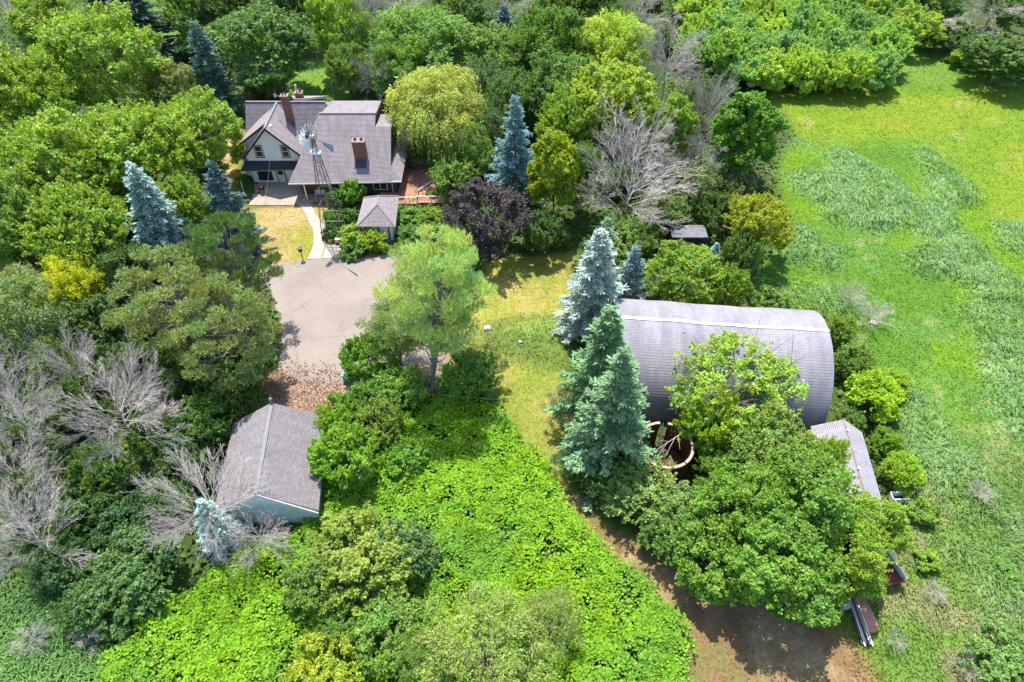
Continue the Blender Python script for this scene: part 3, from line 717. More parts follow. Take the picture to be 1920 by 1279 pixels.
for r in (.55, 1.12):
    for i in range(NB):
        a0, a1 = 2*PI*i/NB, 2*PI*(i+1)/NB
        rg.beam(pt(a0, r, .02), pt(a1, r, .02), .03, .03)
for i in range(6):
    rg.beam(pt(2*PI*i/6, .05, 0), pt(2*PI*i/6, 1.15, 0), .03, .03)
rg.build('wheel_ring', M_steel, wh)
vm = Vector((WX, WY, 12.7)); ax = Vector((-.74, .67, 0)).normalized(); e2 = ax.cross(e1); tl = MB().beam(tuple(vm), tuple(vm-ax*2.2), .05, .05).build('tail_boom', M_steel, Wm)
pv = lambda d_, z: tuple(vm-ax*d_+Vector((0, 0, z)))
MB().prism([pv(1.9, -.22), pv(3.5, -.5), pv(3.7, .5), pv(1.9, .22)], tuple(e2*.015)).build('tail_vane', M_blue, Wm)
MB().tube((WX, WY, 0), (WX, WY, 12), .03, n=5).build('pump_rod', M_steel, Wm)
pt_ = thing('pump_tank', 'small silver tank lying at the foot of the windmill', 'tank', (-19.9, 63.0, .0))
MB().tube((-20.5, 63.0, .45), (-19.4, 63.0, .45), .32, n=14).build('drum', M_metal, pt_, smooth=False)
for xx in (-20.3, -19.6): MB().box(xx-.05, xx+.05, 62.8, 63.2, 0, .2).build('foot', M_steel, pt_)
# yard lamp
la = thing('yard_lamp', 'dark box-headed yard lamp on a thin post at the edge of the drive', 'lamp post', (-23.75, 60.05, 0))
MB().tube((-23.75, 60.05, 0), (-23.75, 60.05, 1.2), .05, n=8).build('post', M_black, la)
lh = MB().box(-23.93, -23.57, 59.87, 60.23, 1.2, 1.6).build('lantern', M_black, la)
MB().prism([(-24.0, 59.8, 1.6), (-23.5, 59.8, 1.6), (-23.5, 60.3, 1.6), (-24.0, 60.3, 1.6)], (0, 0, .05)).build('lantern_lid', M_steel, lh)

# ------------------------------------------------------------------ garage
Ga = thing('garage', 'pale green garage with a grey gabled roof at the end of the drive', 'garage', (-18.8, 31, 0))
rf, rb = (-19.35, 27.05, 4.6), (-20.25, 35.75, 4.6)
efl, ebl = (-23.1, 26.6, 2.4), (-24.0, 35.3, 2.4); efr, ebr = (-15.05, 26.9, 2.4), (-16.0, 36.0, 2.4)
roof_face(Ga, efr, ebr, rf, rb, M_garage, row=.15); roof_face(Ga, efl, ebl, rf, rb, M_garage, row=.15)
MB().beam((*rf[:2], 4.64), (*rb[:2], 4.64), .3, .06).build('ridge_cap', M_ridge, Ga)
MB().tube((rb[0], rb[1]+.02, 4.6), (rb[0], rb[1]+.02, 5.0), .07).build('finial', M_ridge, Ga)
dome(MB(), (rb[0], rb[1]+.02), .17, 5.0, 5.25, 10, 4).build('finial_ball', M_ridge, Ga)
fr = lambda x, z, yo=.12: (x, 27.0+yo, z)
MB().prism([fr(-22.8, 0), fr(-15.35, 0), fr(-15.35, 2.42), fr(-19.35, 4.36), fr(-22.8, 2.45)], (-.75, 8.4, 0)).build('wall', M_green, Ga)
for i in range(14):
    z = .25+i*.3
    xw0 = -22.8 if z < 2.4 else -22.8+(z-2.4)*1.78; xw1 = -15.35 if z < 2.4 else -15.35-(z-2.4)*2.05
    if xw1-xw0 > .5: MB().box(xw0+.1, xw1-.1, 27.08, 27.13, z, z+.26).build('siding_board', M_green, Ga)
MB().beam((efl[0], 26.6, 2.32), (rf[0], 27.0, 4.5), .05, .18).beam((efr[0], 26.68, 2.32), (rf[0], 27.0, 4.5), .05, .18).build('rake_board', M_white, Ga)

# ------------------------------------------------------------------ arched barn
Bn = thing('arched_barn', 'long round-roofed barn covered in grey shingles with a white ridge', 'barn', (18.5, 42.5, 0))
u = Vector((.9957, -.092, 0)); vv = Vector((.092, .9957, 0)); c0 = Vector((9.4, 44.0, 0)); Lb = 18.8; HW, HH = 6.35, 6.55
def arch(t_, s_, e=0):
    a = t_
    return c0+u*s_+vv*(-(HW+e)*math.cos(a))+Vector((0, 0, (HH+e)*math.sin(a)**.93))
NS = 76; s = MB(); arc = 0
sag = lambda s_: .06*math.sin(s_*.45)+.04*math.sin(s_*1.3+1)
for i in range(NS):
    a0, a1 = PI*i/NS, PI*(i+1)/NS
    front = i < NS/2
    o0, o1 = (.018, .008) if front else (.008, .018)
    seg = (arch(a1, 0)-arch(a0, 0)).length
    NXs = 24
    for j in range(NXs):
        s0, s1 = Lb*j/NXs, Lb*(j+1)/NXs
        z0, z1 = Vector((0, 0, sag(s0))), Vector((0, 0, sag(s1)))
        s.face([arch(a0, s0, o0)+z0, arch(a0, s1, o0)+z1, arch(a1, s1, o1)+z1, arch(a1, s0, o1)+z0], [(s0, arc), (s1, arc), (s1, arc+seg), (s0, arc+seg)])
        if front: s.face([arch(a0, s0, .008)+z0, arch(a0, s1, .008)+z1, arch(a0, s1, .018)+z1, arch(a0, s0, .018)+z0], [(s0, arc)]*4)
        else: s.face([arch(a1, s0, .018)+z0, arch(a1, s1, .018)+z1, arch(a1, s1, .008)+z1, arch(a1, s0, .008)+z0], [(s0, arc)]*4)
    arc += seg
rfb = MB(); 
for i in range(28):
    a0, a1 = PI*i/28, PI*(i+1)/28
    rfb.face([arch(a0, .05, -.12), arch(a0, Lb-.05, -.12), arch(a1, Lb-.05, -.12), arch(a1, .05, -.12)])
    for s_ in (0, Lb): rfb.face([arch(a0, s_, -.12), arch(a1, s_, -.12), arch(a1, s_, .05), arch(a0, s_, .05)])
rr = rfb.build('roof', M_fascia, Bn)
s.build('shingles', M_quon, rr, kind='stuff')
for nm, s_ in (('end_wall', .4), ('end_wall', Lb-.6)):
    MB().prism([tuple(arch(PI*i/24, s_, -.14)) for i in range(25)], tuple(u*.15)).build(nm, M_red, Bn)
rc = MB()
for j in range(24): rc.beam(tuple(arch(PI/2, Lb*j/24, .06)+Vector((0, 0, sag(Lb*j/24)))), tuple(arch(PI/2, Lb*(j+1)/24, .06)+Vector((0, 0, sag(Lb*(j+1)/24)))), .3, .06)
rc.build('ridge_cap', M_whitecap, rr)
for (fa, sa, wd) in ((.40, 10.1, .5), (.42, 15.4, .4), (.44, 9.5, .3), (.43, 6.0, .25), (.30, 11.6, .35), (.36, 4.3, .3)):
    a = PI*fa
    MB().prism([tuple(arch(a, sa-wd/2, .045)), tuple(arch(a+.01, sa+wd/2, .045)), tuple(arch(a+.03, sa+wd/3, .045)), tuple(arch(a+.028, sa-wd/3, .045))], (0, -.01, .02)).build('missing_shingle_patch', M_dark, rr)
for k_ in range(5):
    a = PI*(.20+.012*k_); x_ = 16.3+random.uniform(-.08, .08)
    MB().prism([tuple(arch(a, x_-.07, .05)), tuple(arch(a, x_+.07, .05)), tuple(arch(a+.03, x_+.05, .05)), tuple(arch(a+.03, x_-.06, .05))], (0, -.01, .015)).build('pale_patch', M_whitecap, rr)

# ------------------------------------------------------------------ silo ruin
Si = thing('silo_ring', 'open round silo wall with rusty inside and gaps in its rim', 'silo', (12.7, 32.6, 0))
sc_, sr, sh = (12.7, 32.6), 2.3, 3.0
def ring(a0, a1, r0, r1, z0, z1, n):
    b_ = MB()
    for i in range(n):
        t0, t1 = a0+(a1-a0)*i/n, a0+(a1-a0)*(i+1)/n
        p = lambda r, t_, z: (sc_[0]+r*math.cos(t_), sc_[1]+r*math.sin(t_), z)
        b_.face([p(r1, t0, z0), p(r1, t1, z0), p(r1, t1, z1), p(r1, t0, z1)]); b_.face([p(r0, t1, z0), p(r0, t0, z0), p(r0, t0, z1), p(r0, t1, z1)])
        b_.face([p(r0, t0, z1), p(r0, t1, z1), p(r1, t1, z1), p(r1, t0, z1)][::-1])
    for t_ in (a0, a1): b_.face([p(r0, t_, z0), p(r1, t_, z0), p(r1, t_, z1), p(r0, t_, z1)])
    return b_
for i, (a0, a1) in enumerate(((-.9, 1.32), (1.62, 2.9), (2.95, 5.33))):
    ring(a0, a1, sr-.13, sr, 0, sh, 20).build('wall_section', M_rust, Si)
    ring(a0, a1, sr-.18, sr+.05, sh, sh+.08, 20).build('rim', M_rim, Si)
for kx in (1.62, 1.5): MB().beam((sc_[0]+sr*math.cos(kx), sc_[1]+sr*math.sin(kx), sh), (sc_[0]-.2, sc_[1]-.6, .4), .12, .06).build('fallen_strut', M_steel, Si)
MB().tube((*sc_, .02), (*sc_, .06), sr-.15, n=24).build('floor', M_soil, Si)
MB().box(12.6, 14.2, 31.6, 33.0, .07, .16).build('fallen_sheet', M_rust, Si)

fb = MB(); 
for p_, q_, r_ in (((14.6, 33.9, 3.2), (12.0, 32.4, 2.6), .05), ((13.6, 33.3, 3.0), (12.6, 31.7, 2.5), .03), ((13.1, 33.05, 2.85), (12.4, 33.4, 2.5), .02), ((12.9, 32.9, 2.8), (12.1, 31.9, 2.5), .02), ((13.9, 33.5, 3.05), (13.9, 32.3, 2.8), .025)):
    fb.tube(p_, q_, r_, r_*.4, n=5)
tag(fb.build('fallen_branch', M_dead), 'bare fallen branch lying across the rim of the round silo', 'branch')
# ------------------------------------------------------------------ sheds on the right
S1 = thing('long_shed', 'long low shed with pale grey shingles and a rusty ridge', 'shed', (27.6, 31, 0))
r0_, r1_ = (28.5, 35.4, 2.75), (27.6, 27.0, 2.75)
el0, el1 = (25.9, 35.3, 1.9), (25.0, 27.0, 1.9); er0, er1 = (30.2, 34.8, 1.75), (29.35, 27.2, 1.75)
roof_face(S1, el1, el0, r1_, r0_, M_shedr, fascia=M_white); roof_face(S1, er1, er0, r1_, r0_, M_shedr, fascia=M_white)
MB().beam((*r0_[:2], 2.81), (*r1_[:2], 2.81), .14, .05).build('ridge_cap', M_redcap, S1)
for t_ in (.15, .6):
    q = np.array(r0_)*(1-t_)+np.array(r1_)*t_; MB().tube((q[0], q[1], 2.8), (q[0], q[1], 3.02), .1, n=8).build('ridge_vent', M_whitecap, S1)
MB().prism([(26.1, 35.0, 0), (29.9, 34.7, 0), (29.9, 34.7, 1.7), (28.4, 35.0, 2.55), (26.1, 35.0, 1.8)], (-.85, -7.6, 0)).build('wall', M_red, S1)
S2 = thing('red_shed', 'low pale-roofed shed mostly hidden under the trees behind the red wagon', 'shed', (27.4, 24, 0))
roof_face(S2, (25.7, 24.1, 1.7), (25.9, 26.7, 1.7), (27.2, 24.0, 2.55), (27.4, 26.7, 2.55), M_shedr, fascia=M_white)
roof_face(S2, (28.9, 23.8, 1.65), (29.1, 26.7, 1.65), (27.2, 24.0, 2.55), (27.4, 26.7, 2.55), M_shedr, fascia=M_white)
MB().prism([(25.9, 24.3, 0), (28.5, 24.2, 0), (28.5, 24.2, 1.6), (27.2, 24.2, 2.35), (25.9, 24.3, 1.6)], (.2, 2.3, 0)).build('wall', M_red, S2)
wg = thing('farm_wagon', 'open red farm wagon with white-edged sides at the end of the sheds', 'wagon', (28.0, 22.9, 0))
def rbox(x0, x1, y0, y1, z0, z1, name, m):
    a = R(-14); cx_, cy_ = 28.0, 22.9; b_ = MB().box(x0, x1, y0, y1, z0, z1)
    b_.v = [(cx_+(v[0]*math.cos(a)+v[1]*math.sin(a)), cy_+(-v[0]*math.sin(a)+v[1]*math.cos(a)), v[2]) for v in b_.v]
    return b_.build(name, m, wg)
rbox(-.95, .95, -1.2, 1.2, .6, .68, 'bed', M_red)
rbox(-1.0, -.95, -1.2, 1.2, .6, 1.15, 'side', M_red); rbox(.95, 1.05, -1.2, 1.2, .6, 1.2, 'side', M_white); rbox(-.95, .95, 1.15, 1.25, .6, 1.2, 'side', M_white); rbox(-.95, .95, -1.25, -1.2, .6, .9, 'tailgate', M_red)
for xx in (-.85, .7):
    for yy in (-.9, .7): rbox(xx, xx+.15, yy, yy+.5, -.05, .55, 'wheel', M_rubber)
cr = thing('feed_trough', 'small open white-edged trough standing in the shrubs by the long shed', 'trough', (*G(1685, 932, .5), 0))
cx, cy = G(1685, 932, .5)
MB().box(cx-.6, cx+.6, cy-.3, cy+.3, .1, .16).build('floor', M_dark, cr)
for q in ((cx-.66, cx-.6, cy-.36, cy+.36), (cx+.6, cx+.66, cy-.36, cy+.36), (cx-.6, cx+.6, cy-.36, cy-.3), (cx-.6, cx+.6, cy+.3, cy+.36)): MB().box(*q, .1, .75).build('side', M_white, cr)
for xx in (cx-.6, cx+.52):
    for yy in (cy-.3, cy+.22): MB().box(xx, xx+.08, yy, yy+.08, -.1, .1).build('leg', M_white, cr)
# pipe bundle, tank lid, red tank
pb = thing('pipe_bundle', 'long bundle of silver pipes strapped together in the grass', 'pipes', (25.1, 19.5, .2))
p0 = np.array([*G(1588, 1095, .4)]); p1 = np.array([*G(1627, 1207, .4)]); dd = (p1-p0)/np.linalg.norm(p1-p0); nn = np.array([-dd[1], dd[0]])
for i, o_ in enumerate((-.36, -.22, -.06, .08, .22, .35)):
    a_ = p0+nn*o_*.9; b2_ = p1+nn*o_+dd*(.15*(i % 2))
    bb = MB().tube((*a_, .32+.06*(i % 2)), (*b2_, .3+.06*(i % 2)), .055, n=8).build('pipe', M_metal if i % 3 else M_steel, pb)
for t_ in (.12, .5, .95):
    q = p0+(p1-p0)*t_; MB().beam((*(q-nn*.42), .27), (*(q+nn*.42), .27), .1, .06).build('strap', M_rubber, pb)
    MB().beam((*(q-nn*.42), .1), (*(q+nn*.42), .1), .16, .25).build('sleeper', M_bark, pb)
tk = thing('flat_tank', 'faded red round-ended board lying beside the pipe bundle', 'board', (*G(1620, 1155, .3), 0))
b_ = MB(); q0 = np.array(G(1612, 1130, .25)); q1 = np.array(G(1631, 1172, .25)); dq = (q1-q0)/np.linalg.norm(q1-q0); nq = np.array([-dq[1], dq[0]]); poly = []
for i in range(9): a = PI*i/8; poly.append((*(q0+nq*.55*math.cos(a)-dq*.55*math.sin(a)), .12))
for i in range(9): a = PI*i/8; poly.append((*(q1-nq*.55*math.cos(a)+dq*.55*math.sin(a)), .12))
b_.prism(poly, (0, 0, .25)).build('body', M_pink, tk)
cc = G(1585, 1130, .4)
ld = thing('barrel_lid', 'round pale blue lid half under the trees left of the pipes', 'lid', (*cc, 0))
MB().tube((*cc, 0), (*cc, .35), .42, n=20).build('drum', M_lid, ld); MB().tube((*cc, .35), (*cc, .4), .46, n=20).build('rim', M_lid, ld)
# dark trailer near the dead tree
x0_, y0_ = 18.2, 61.6
tr = thing('dark_trailer', 'dark flat-topped trailer half hidden behind the bushes', 'trailer', (20.2, 62.6, 0))
MB().box(x0_, x0_+4.0, y0_+.2, y0_+2.2, .5, 1.75).build('body', M_dark, tr)
MB().box(x0_-.05, x0_+4.05, y0_+.1, y0_+2.3, 1.75, 1.85).build('roof', simple('dusty_metal', (.16, .16, .19), .5, .2, var=.3), tr)
MB().beam((x0_, y0_+2.2, 1.9), (x0_+4, y0_+2.2, 1.9), .06, .06).build('roof_rail', M_metal, tr)
for xx in (x0_+.8, x0_+3.2): MB().tube((xx, y0_+.15, .4), (xx, y0_+.4, .4), .4, n=14).build('wheel', M_rubber, tr)
# bin, stone, debris, posts
def rock(name, label, px, py, r, m=M_stone, cat='rock', sq=.6):
    x, y = G(px, py, 0); z = float(ground_h(np.array([x]), np.array([y]))[0])
    b_ = MB(); n = 10; k_ = 6; rnd = [[random.uniform(.8, 1.15) for _ in range(n)] for _ in range(k_+1)]
    def p(j, i):
        a = PI*j/k_-PI/2; t_ = 2*PI*i/n; rr_ = r*rnd[j][i % n] if 0 < j < k_ else r
        return (x+rr_*math.cos(a)*math.cos(t_), y+rr_*math.cos(a)*math.sin(t_), z+r*sq*.5+rr_*sq*math.sin(a))
    for j in range(k_):
        for i in range(n): b_.face([p(j, i), p(j, i+1), p(j+1, i+1), p(j+1, i)])
    return tag(b_.build(name, m), label, cat)
rock('boulder', 'pinkish boulder in the rough grass right of the barn', 1637, 606, .38)
rock('boulder', 'white boulder at the left end of the tall grass mound', 915, 625, .42)
rock('boulder', 'pale stone lying in the middle of the tall grass mound', 975, 650, .22)
rock('boulder', 'brown stone far out in the green field right of the barn', 1885, 674, .28, M_rust)
gx, gy = G(652, 705, .5)
bn2 = thing('teal_bin', 'teal lidded bin under the leaves at the bottom of the drive', 'bin', (gx, gy, 0))
MB().box(gx-.45, gx+.45, gy-.3, gy+.3, 0, .8).build('body', M_teal, bn2); MB().box(gx-.5, gx+.5, gy-.36, gy+.34, .8, .9).build('lid', M_teal, bn2)
MB().tube((gx-.4, gy+.36, .1), (gx-.3, gy+.36, .1), .1, n=10).build('wheel', M_rubber, bn2); MB().tube((gx+.3, gy+.36, .1), (gx+.4, gy+.36, .1), .1, n=10).build('wheel', M_rubber, bn2)

# ================================================================== vegetation
def nrm(a): return a/np.maximum(np.linalg.norm(a, axis=1, keepdims=True), 1e-9)
def rdir(n): return nrm(rng.normal(size=(n, 3)))
def leaf_quads(P, D, Nn, L, W, fold=.18):
    """folded leaves: base, side, tip, side"""
    D = nrm(D); S = nrm(np.cross(D, Nn)); N2 = np.cross(S, D)
    L = np.asarray(L)[:, None]; W = np.asarray(W)[:, None]
    v0 = P; v2 = P+D*L; m = P+D*L*.45+N2*W*fold
    V = np.stack([v0, m+S*W/2, v2, m-S*W/2], 1).reshape(-1, 3)
    F = np.arange(len(V)).reshape(-1, 4)
    return V, F
def tint_rows(n, per, grp=None, amp=.22, yel=.22):
    v = 1+rng.normal(0, amp*.6, n); y = rng.normal(0, yel*.5, n)
    if grp is not None: v = v*grp[0]; y = y+grp[1]
    v = np.clip(v, .45, 1.7)
    c = np.stack([v*(1+y), v*(1+y*.25), v*(1-y*.4)], 1)
    return np.repeat(np.clip(c, .02, 2.5), per, axis=0)
def tubes(segs, n=4):
    """segs: array (k,8): p0 p1 r0 r1"""
    segs = np.asarray(segs, float); p0 = segs[:, :3]; p1 = segs[:, 3:6]; r0 = segs[:, 6:7]; r1 = segs[:, 7:8]
    d = nrm(p1-p0); h = np.where(np.abs(d[:, 2:3]) < .9, np.array([[0, 0, 1.]]), np.array([[1., 0, 0]]))
    a = nrm(np.cross(d, h)); b = np.cross(d, a); ring = []
    for p, r in ((p0, r0), (p1, r1)):
        for i in range(n):
            t = 2*PI*i/n; ring.append(p+(a*math.cos(t)+b*math.sin(t))*r)
    V = np.stack(ring, 1).reshape(-1, 3); base = (np.arange(len(segs))*2*n)[:, None]
    F = np.concatenate([base+np.array([[i, (i+1) % n, n+(i+1) % n, n+i]]) for i in range(n)], 0)
    return V, F
def limb(p, q, r0, r1, bow=.08, n=4):
    """a bent limb as a chain of segments"""
    p = np.array(p, float); q = np.array(q, float); L_ = np.linalg.norm(q-p); off = rng.normal(size=3)*L_*bow; out = []; prev = p
    for i in range(1, n+1):
        t = i/n; c = p+(q-p)*t+off*math.sin(PI*t)+np.array([0, 0, -.06*L_*math.sin(PI*t)])
        out.append([*prev, *c, r0+(r1-r0)*(i-1)/n, r0+(r1-r0)*t]); prev = c
    return out
PROTO = {}
def proto(key, wood, crown, R0, H0, wm, cm, smooth=False):
    tv, tf = tubes(wood, 5); tm = np_mesh('trunk', tv, tf, None, m=wm)
    cmesh = None
    if crown is not None: cmesh = np_mesh('crown', crown[0], crown[1], crown[2], 'tint', cm)
    PROTO[key] = (tm, cmesh, R0, H0)

def make_broad(key, R0=5.5, H0=13, nlobe=15, nsub=11, nleaf=130, L=.34, W=.24, zlo=.28, flat=.8, upb=.55, sub=(.10, .17), amp=.22, yel=.2, core=(.55, 1.0), shoots=90, wm=None, twig=0, lobe=(.26, .4)):
    """trunk and limbs to big lobes; every lobe carries small leaf clumps on its outer side, and shoots stick out"""
    zc = H0*(zlo+1)/2; hz = H0*(1-zlo)/2
    Ps, Ns, Ds, Ss, gs, wood = [], [], [], [], [], []
    th = max(.1, R0*.045); top = (0, 0, zc)
    wood += limb((0, 0, -.3), top, th, th*.55, .005)
    ga = PI*(3-5**.5); ctr = np.array([0, 0, zc])
    for i in range(nlobe):
        u = 1-1.6*(i+.5)/nlobe; a = i*ga+rng.normal(0, .3); r = math.sqrt(max(0, 1-u*u))
        d = np.array([r*math.cos(a), r*math.sin(a), u]); lr = R0*rng.uniform(*lobe)
        c = ctr+d*np.array([R0-lr*.75, R0-lr*.75, hz-lr*.6*flat])*rng.uniform(*core)
        wood += limb((top[0]*.5, top[1]*.5, zc*rng.uniform(.45, .95)), c, th*.38, .04, .1, 3)
        lv, ly = rng.uniform(.9, 1.1), rng.normal(0, yel*.4)
        m = int(nsub*(lr/(R0*.33))**2)+2
        for q in range(m):
            dd = rdir(1)[0]; dd = dd+d*.75+np.array([0, 0, .25]); dd /= np.linalg.norm(dd)
            pr = R0*rng.uniform(*sub); pc = c+dd*lr*rng.uniform(.55, 1.0)*np.array([1, 1, flat])
            n = int(nleaf*(pr/(R0*.135))**2); e = rdir(n); e = nrm(e+dd*.35+np.array([0, 0, .15]))
            if rng.random() < .75:
                ax_ = dd*.7+np.array([0, 0, .55])+rng.normal(0, .25, 3); ax_ /= np.linalg.norm(ax_)
                tt = rng.random(n)**.8; e -= ax_*(e@ax_)[:, None]; e = nrm(e)
                P = pc+ax_*(tt*2.3-.8)[:, None]*pr+e*(pr*.85*(1-tt)**.6*rng.random(n)**.5)[:, None]; e = nrm(e+ax_*.8)
            else: P = pc+e*(pr*(.3+.75*rng.random(n)**.6))[:, None]*np.array([1, 1, .85])
            Ps.append(P); N = nrm(e*.5+np.array([0, 0, upb])+rng.normal(0, .5, (n, 3))); Ns.append(N)
            Ds.append(np.cross(N, rdir(n))+e*.5-np.array([0, 0, .2])); Ss.append(rng.uniform(.65, 1.25, n))
            gs.append(np.tile([[lv*rng.uniform(.86, 1.14), ly+rng.normal(0, yel*.35)]], (n, 1)))
            if q % 3 == 0: wood += limb(c, pc, .035, .012, .1, 2)
    for i in range(shoots):
        d = rdir(1)[0]; d[2] = abs(d[2])*.9+.05; d /= np.linalg.norm(d)
        st = ctr+d*np.array([R0, R0, hz])*rng.uniform(.72, .95); dr = nrm((d*.8+rng.normal(0, .3, 3)+np.array([0, 0, .75]))[None])[0]
        ln = R0*rng.uniform(.12, .3); n = 20; t = rng.random(n)
        P = st+dr*(t*ln)[:, None]+rng.normal(0, R0*.012, (n, 3)); Ps.append(P); N = nrm(rng.normal(0, .6, (n, 3))+np.array([0, 0, .6])); Ns.append(N)
        Ds.append(dr+rng.normal(0, .7, (n, 3))); Ss.append(rng.uniform(.6, 1.1, n)); gs.append(np.tile([[rng.uniform(.95, 1.2), .08]], (n, 1)))
        
    for j in range(twig):
        a = rng.uniform(0, 2*PI); d = np.array([math.cos(a), math.sin(a), rng.uniform(-.1, 1)])
        wood += limb((0, 0, zc*.7), ctr+d*np.array([R0, R0, hz])*rng.uniform(.75, 1.08), .04, .012, .12, 4)
    P, N, D, S_, g_ = map(np.concatenate, (Ps, Ns, Ds, Ss, gs)); n = len(P)
    V, F = leaf_quads(P, D, N, L*S_, W*S_)
    proto(key, wood, (V, F, tint_rows(n, 4, (g_[:, 0], g_[:, 1]), amp, yel)), R0, H0, wm or M_bark, M_leaf)

def make_spruce(key, R0=3.0, H0=12, wh=34, br=13, tw=15, droop=.25, irregular=.12, L=.42, W=.17, gap=0.0):
    wood = limb((0, 0, -.3), (0, 0, H0*.98), .2, .03, .005, 6); Ps, Ds, Ns, g = [], [], [], []
    for i in range(wh):
        t = (i/(wh-1))**.92; z = H0*(.06+.93*t); rr = R0*(1-t)**.8*(1+.0*t)+.12
        nb = max(5, int(br*(.5+.5*(1-t))))
        for j in range(nb):
            if rng.random() < gap: continue
            a = 2*PI*(j+rng.uniform(-.35, .35))/nb+i*1.3; Lb_ = rr*rng.uniform(1-irregular*2, 1+irregular)
            d = np.array([math.cos(a), math.sin(a), 0]); side = np.array([-d[1], d[0], 0])
            rise = .25*t; k = max(4, int(tw*Lb_/R0*1.25)+2)
            u = (np.arange(k)+rng.random(k))/k
            u = .22+.78*u
            zz = z+Lb_*(rise*u-droop*u*u+.12*u**4)
            base = d*(Lb_*u)[:, None]; base[:, 2] = zz
            wv = rng.uniform(.86, 1.14); yv = rng.normal(0, .04)
            for sgn in (-1, 1, 0, 0):
                dirn = d*.75+side*(sgn*.75)+np.array([0, 0, .05 if sgn else .3])+rng.normal(0, .16, (k, 3))
                wd = (1-u)*.5*Lb_*.35
                P = base+side*(sgn*wd*rng.random(k))[:, None]+rng.normal(0, .05, (k, 3))
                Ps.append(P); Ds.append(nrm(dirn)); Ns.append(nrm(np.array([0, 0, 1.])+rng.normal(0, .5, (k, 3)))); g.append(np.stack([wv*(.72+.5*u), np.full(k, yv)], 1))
            if j % 2 == 0: wood.append([0, 0, z, *(d*Lb_*.8+np.array([0, 0, z+Lb_*(rise*.8-droop*.64)])), .03, .01])
    P = np.concatenate(Ps); D = np.concatenate(Ds); N = np.concatenate(Ns); g = np.concatenate(g); n = len(P)
    s_ = rng.uniform(.7, 1.3, n)
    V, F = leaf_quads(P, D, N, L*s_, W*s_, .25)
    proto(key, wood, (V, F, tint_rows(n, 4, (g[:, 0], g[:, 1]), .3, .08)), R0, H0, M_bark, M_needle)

def make_pine(key, R0=6, H0=14, npuff=60, clus=75, zlo=.35, tuft=.42, w=.05, trunks=2, bare=14, up=.5, puff=(.16, .26)):
    """pine with horizontal plates of needle tufts and visible limbs"""
    wood = []; Vs, Fs, Cs = [], [], []; tips = []
    tr = []
    for k in range(trunks):
        a = rng.uniform(0, 2*PI); b0 = np.array([math.cos(a)*.22*k, math.sin(a)*.22*k, -.3]); tp = np.array([rng.normal(0, R0*.18), rng.normal(0, R0*.18), H0*.93])
        wood += limb(b0, tp, .34/math.sqrt(trunks)*1.2, .06, .003, 7); tr.append((b0, tp))
    nv = 0; ga = PI*(3-5**.5)
    for i in range(npuff):
        u = (i+.5)/npuff; z = H0*(zlo+(1-zlo)*(1-u)); rr = R0*(math.sin(PI*(.13+.80*u))**.8)*rng.uniform(.5, 1.08); a = i*ga+rng.normal(0, .3)
        c = np.array([rr*math.cos(a), rr*math.sin(a), z+rng.normal(0, .3)]); b0, tp = tr[i % trunks]
        t = max(.25, (z-1.3)/H0-.06); st = b0+(tp-b0)*min(t, .95)
        wood += limb(st, c, .075, .02, .09, 4)
        pr = R0*rng.uniform(*puff)
        n = int(clus*(pr/(R0*.2))**2); dd = rdir(n); dd[:, 2] = dd[:, 2]*.7+.3
        Pc = c+dd*pr*np.array([1, 1, .42])*(rng.random(n)**.4)[:, None]
        nb = 7
        P = np.repeat(Pc, nb, 0)+rng.normal(0, .03, (n*nb, 3)); out = nrm(np.repeat(dd, nb, 0)*.7+np.array([0, 0, up]))
        D = nrm(out+rng.normal(0, .55, (n*nb, 3))); s_ = rng.uniform(.7, 1.2, n*nb)
        V, F = leaf_quads(P, D, nrm(rdir(n*nb)+np.array([0, 0, .8])), tuft*s_, np.full(n*nb, w)*1.0, .1)
        Vs.append(V); Fs.append(F+nv); nv += len(V)
        Cs.append(tint_rows(n*nb, 4, (rng.uniform(.85, 1.18), rng.normal(0, .08)), .25, .1))
    for j in range(bare):
        b0, tp = tr[j % trunks]; t = rng.uniform(.2, .75); st = b0+(tp-b0)*t; a = rng.uniform(0, 2*PI); l_ = R0*rng.uniform(.4, .85)
        wood += limb(st, st+np.array([math.cos(a)*l_, math.sin(a)*l_, rng.uniform(.1, 1.2)]), .05, .015, .1, 4)
    proto(key, wood, (np.concatenate(Vs), np.concatenate(Fs), np.concatenate(Cs)), R0, H0, M_barkpale, M_needle)

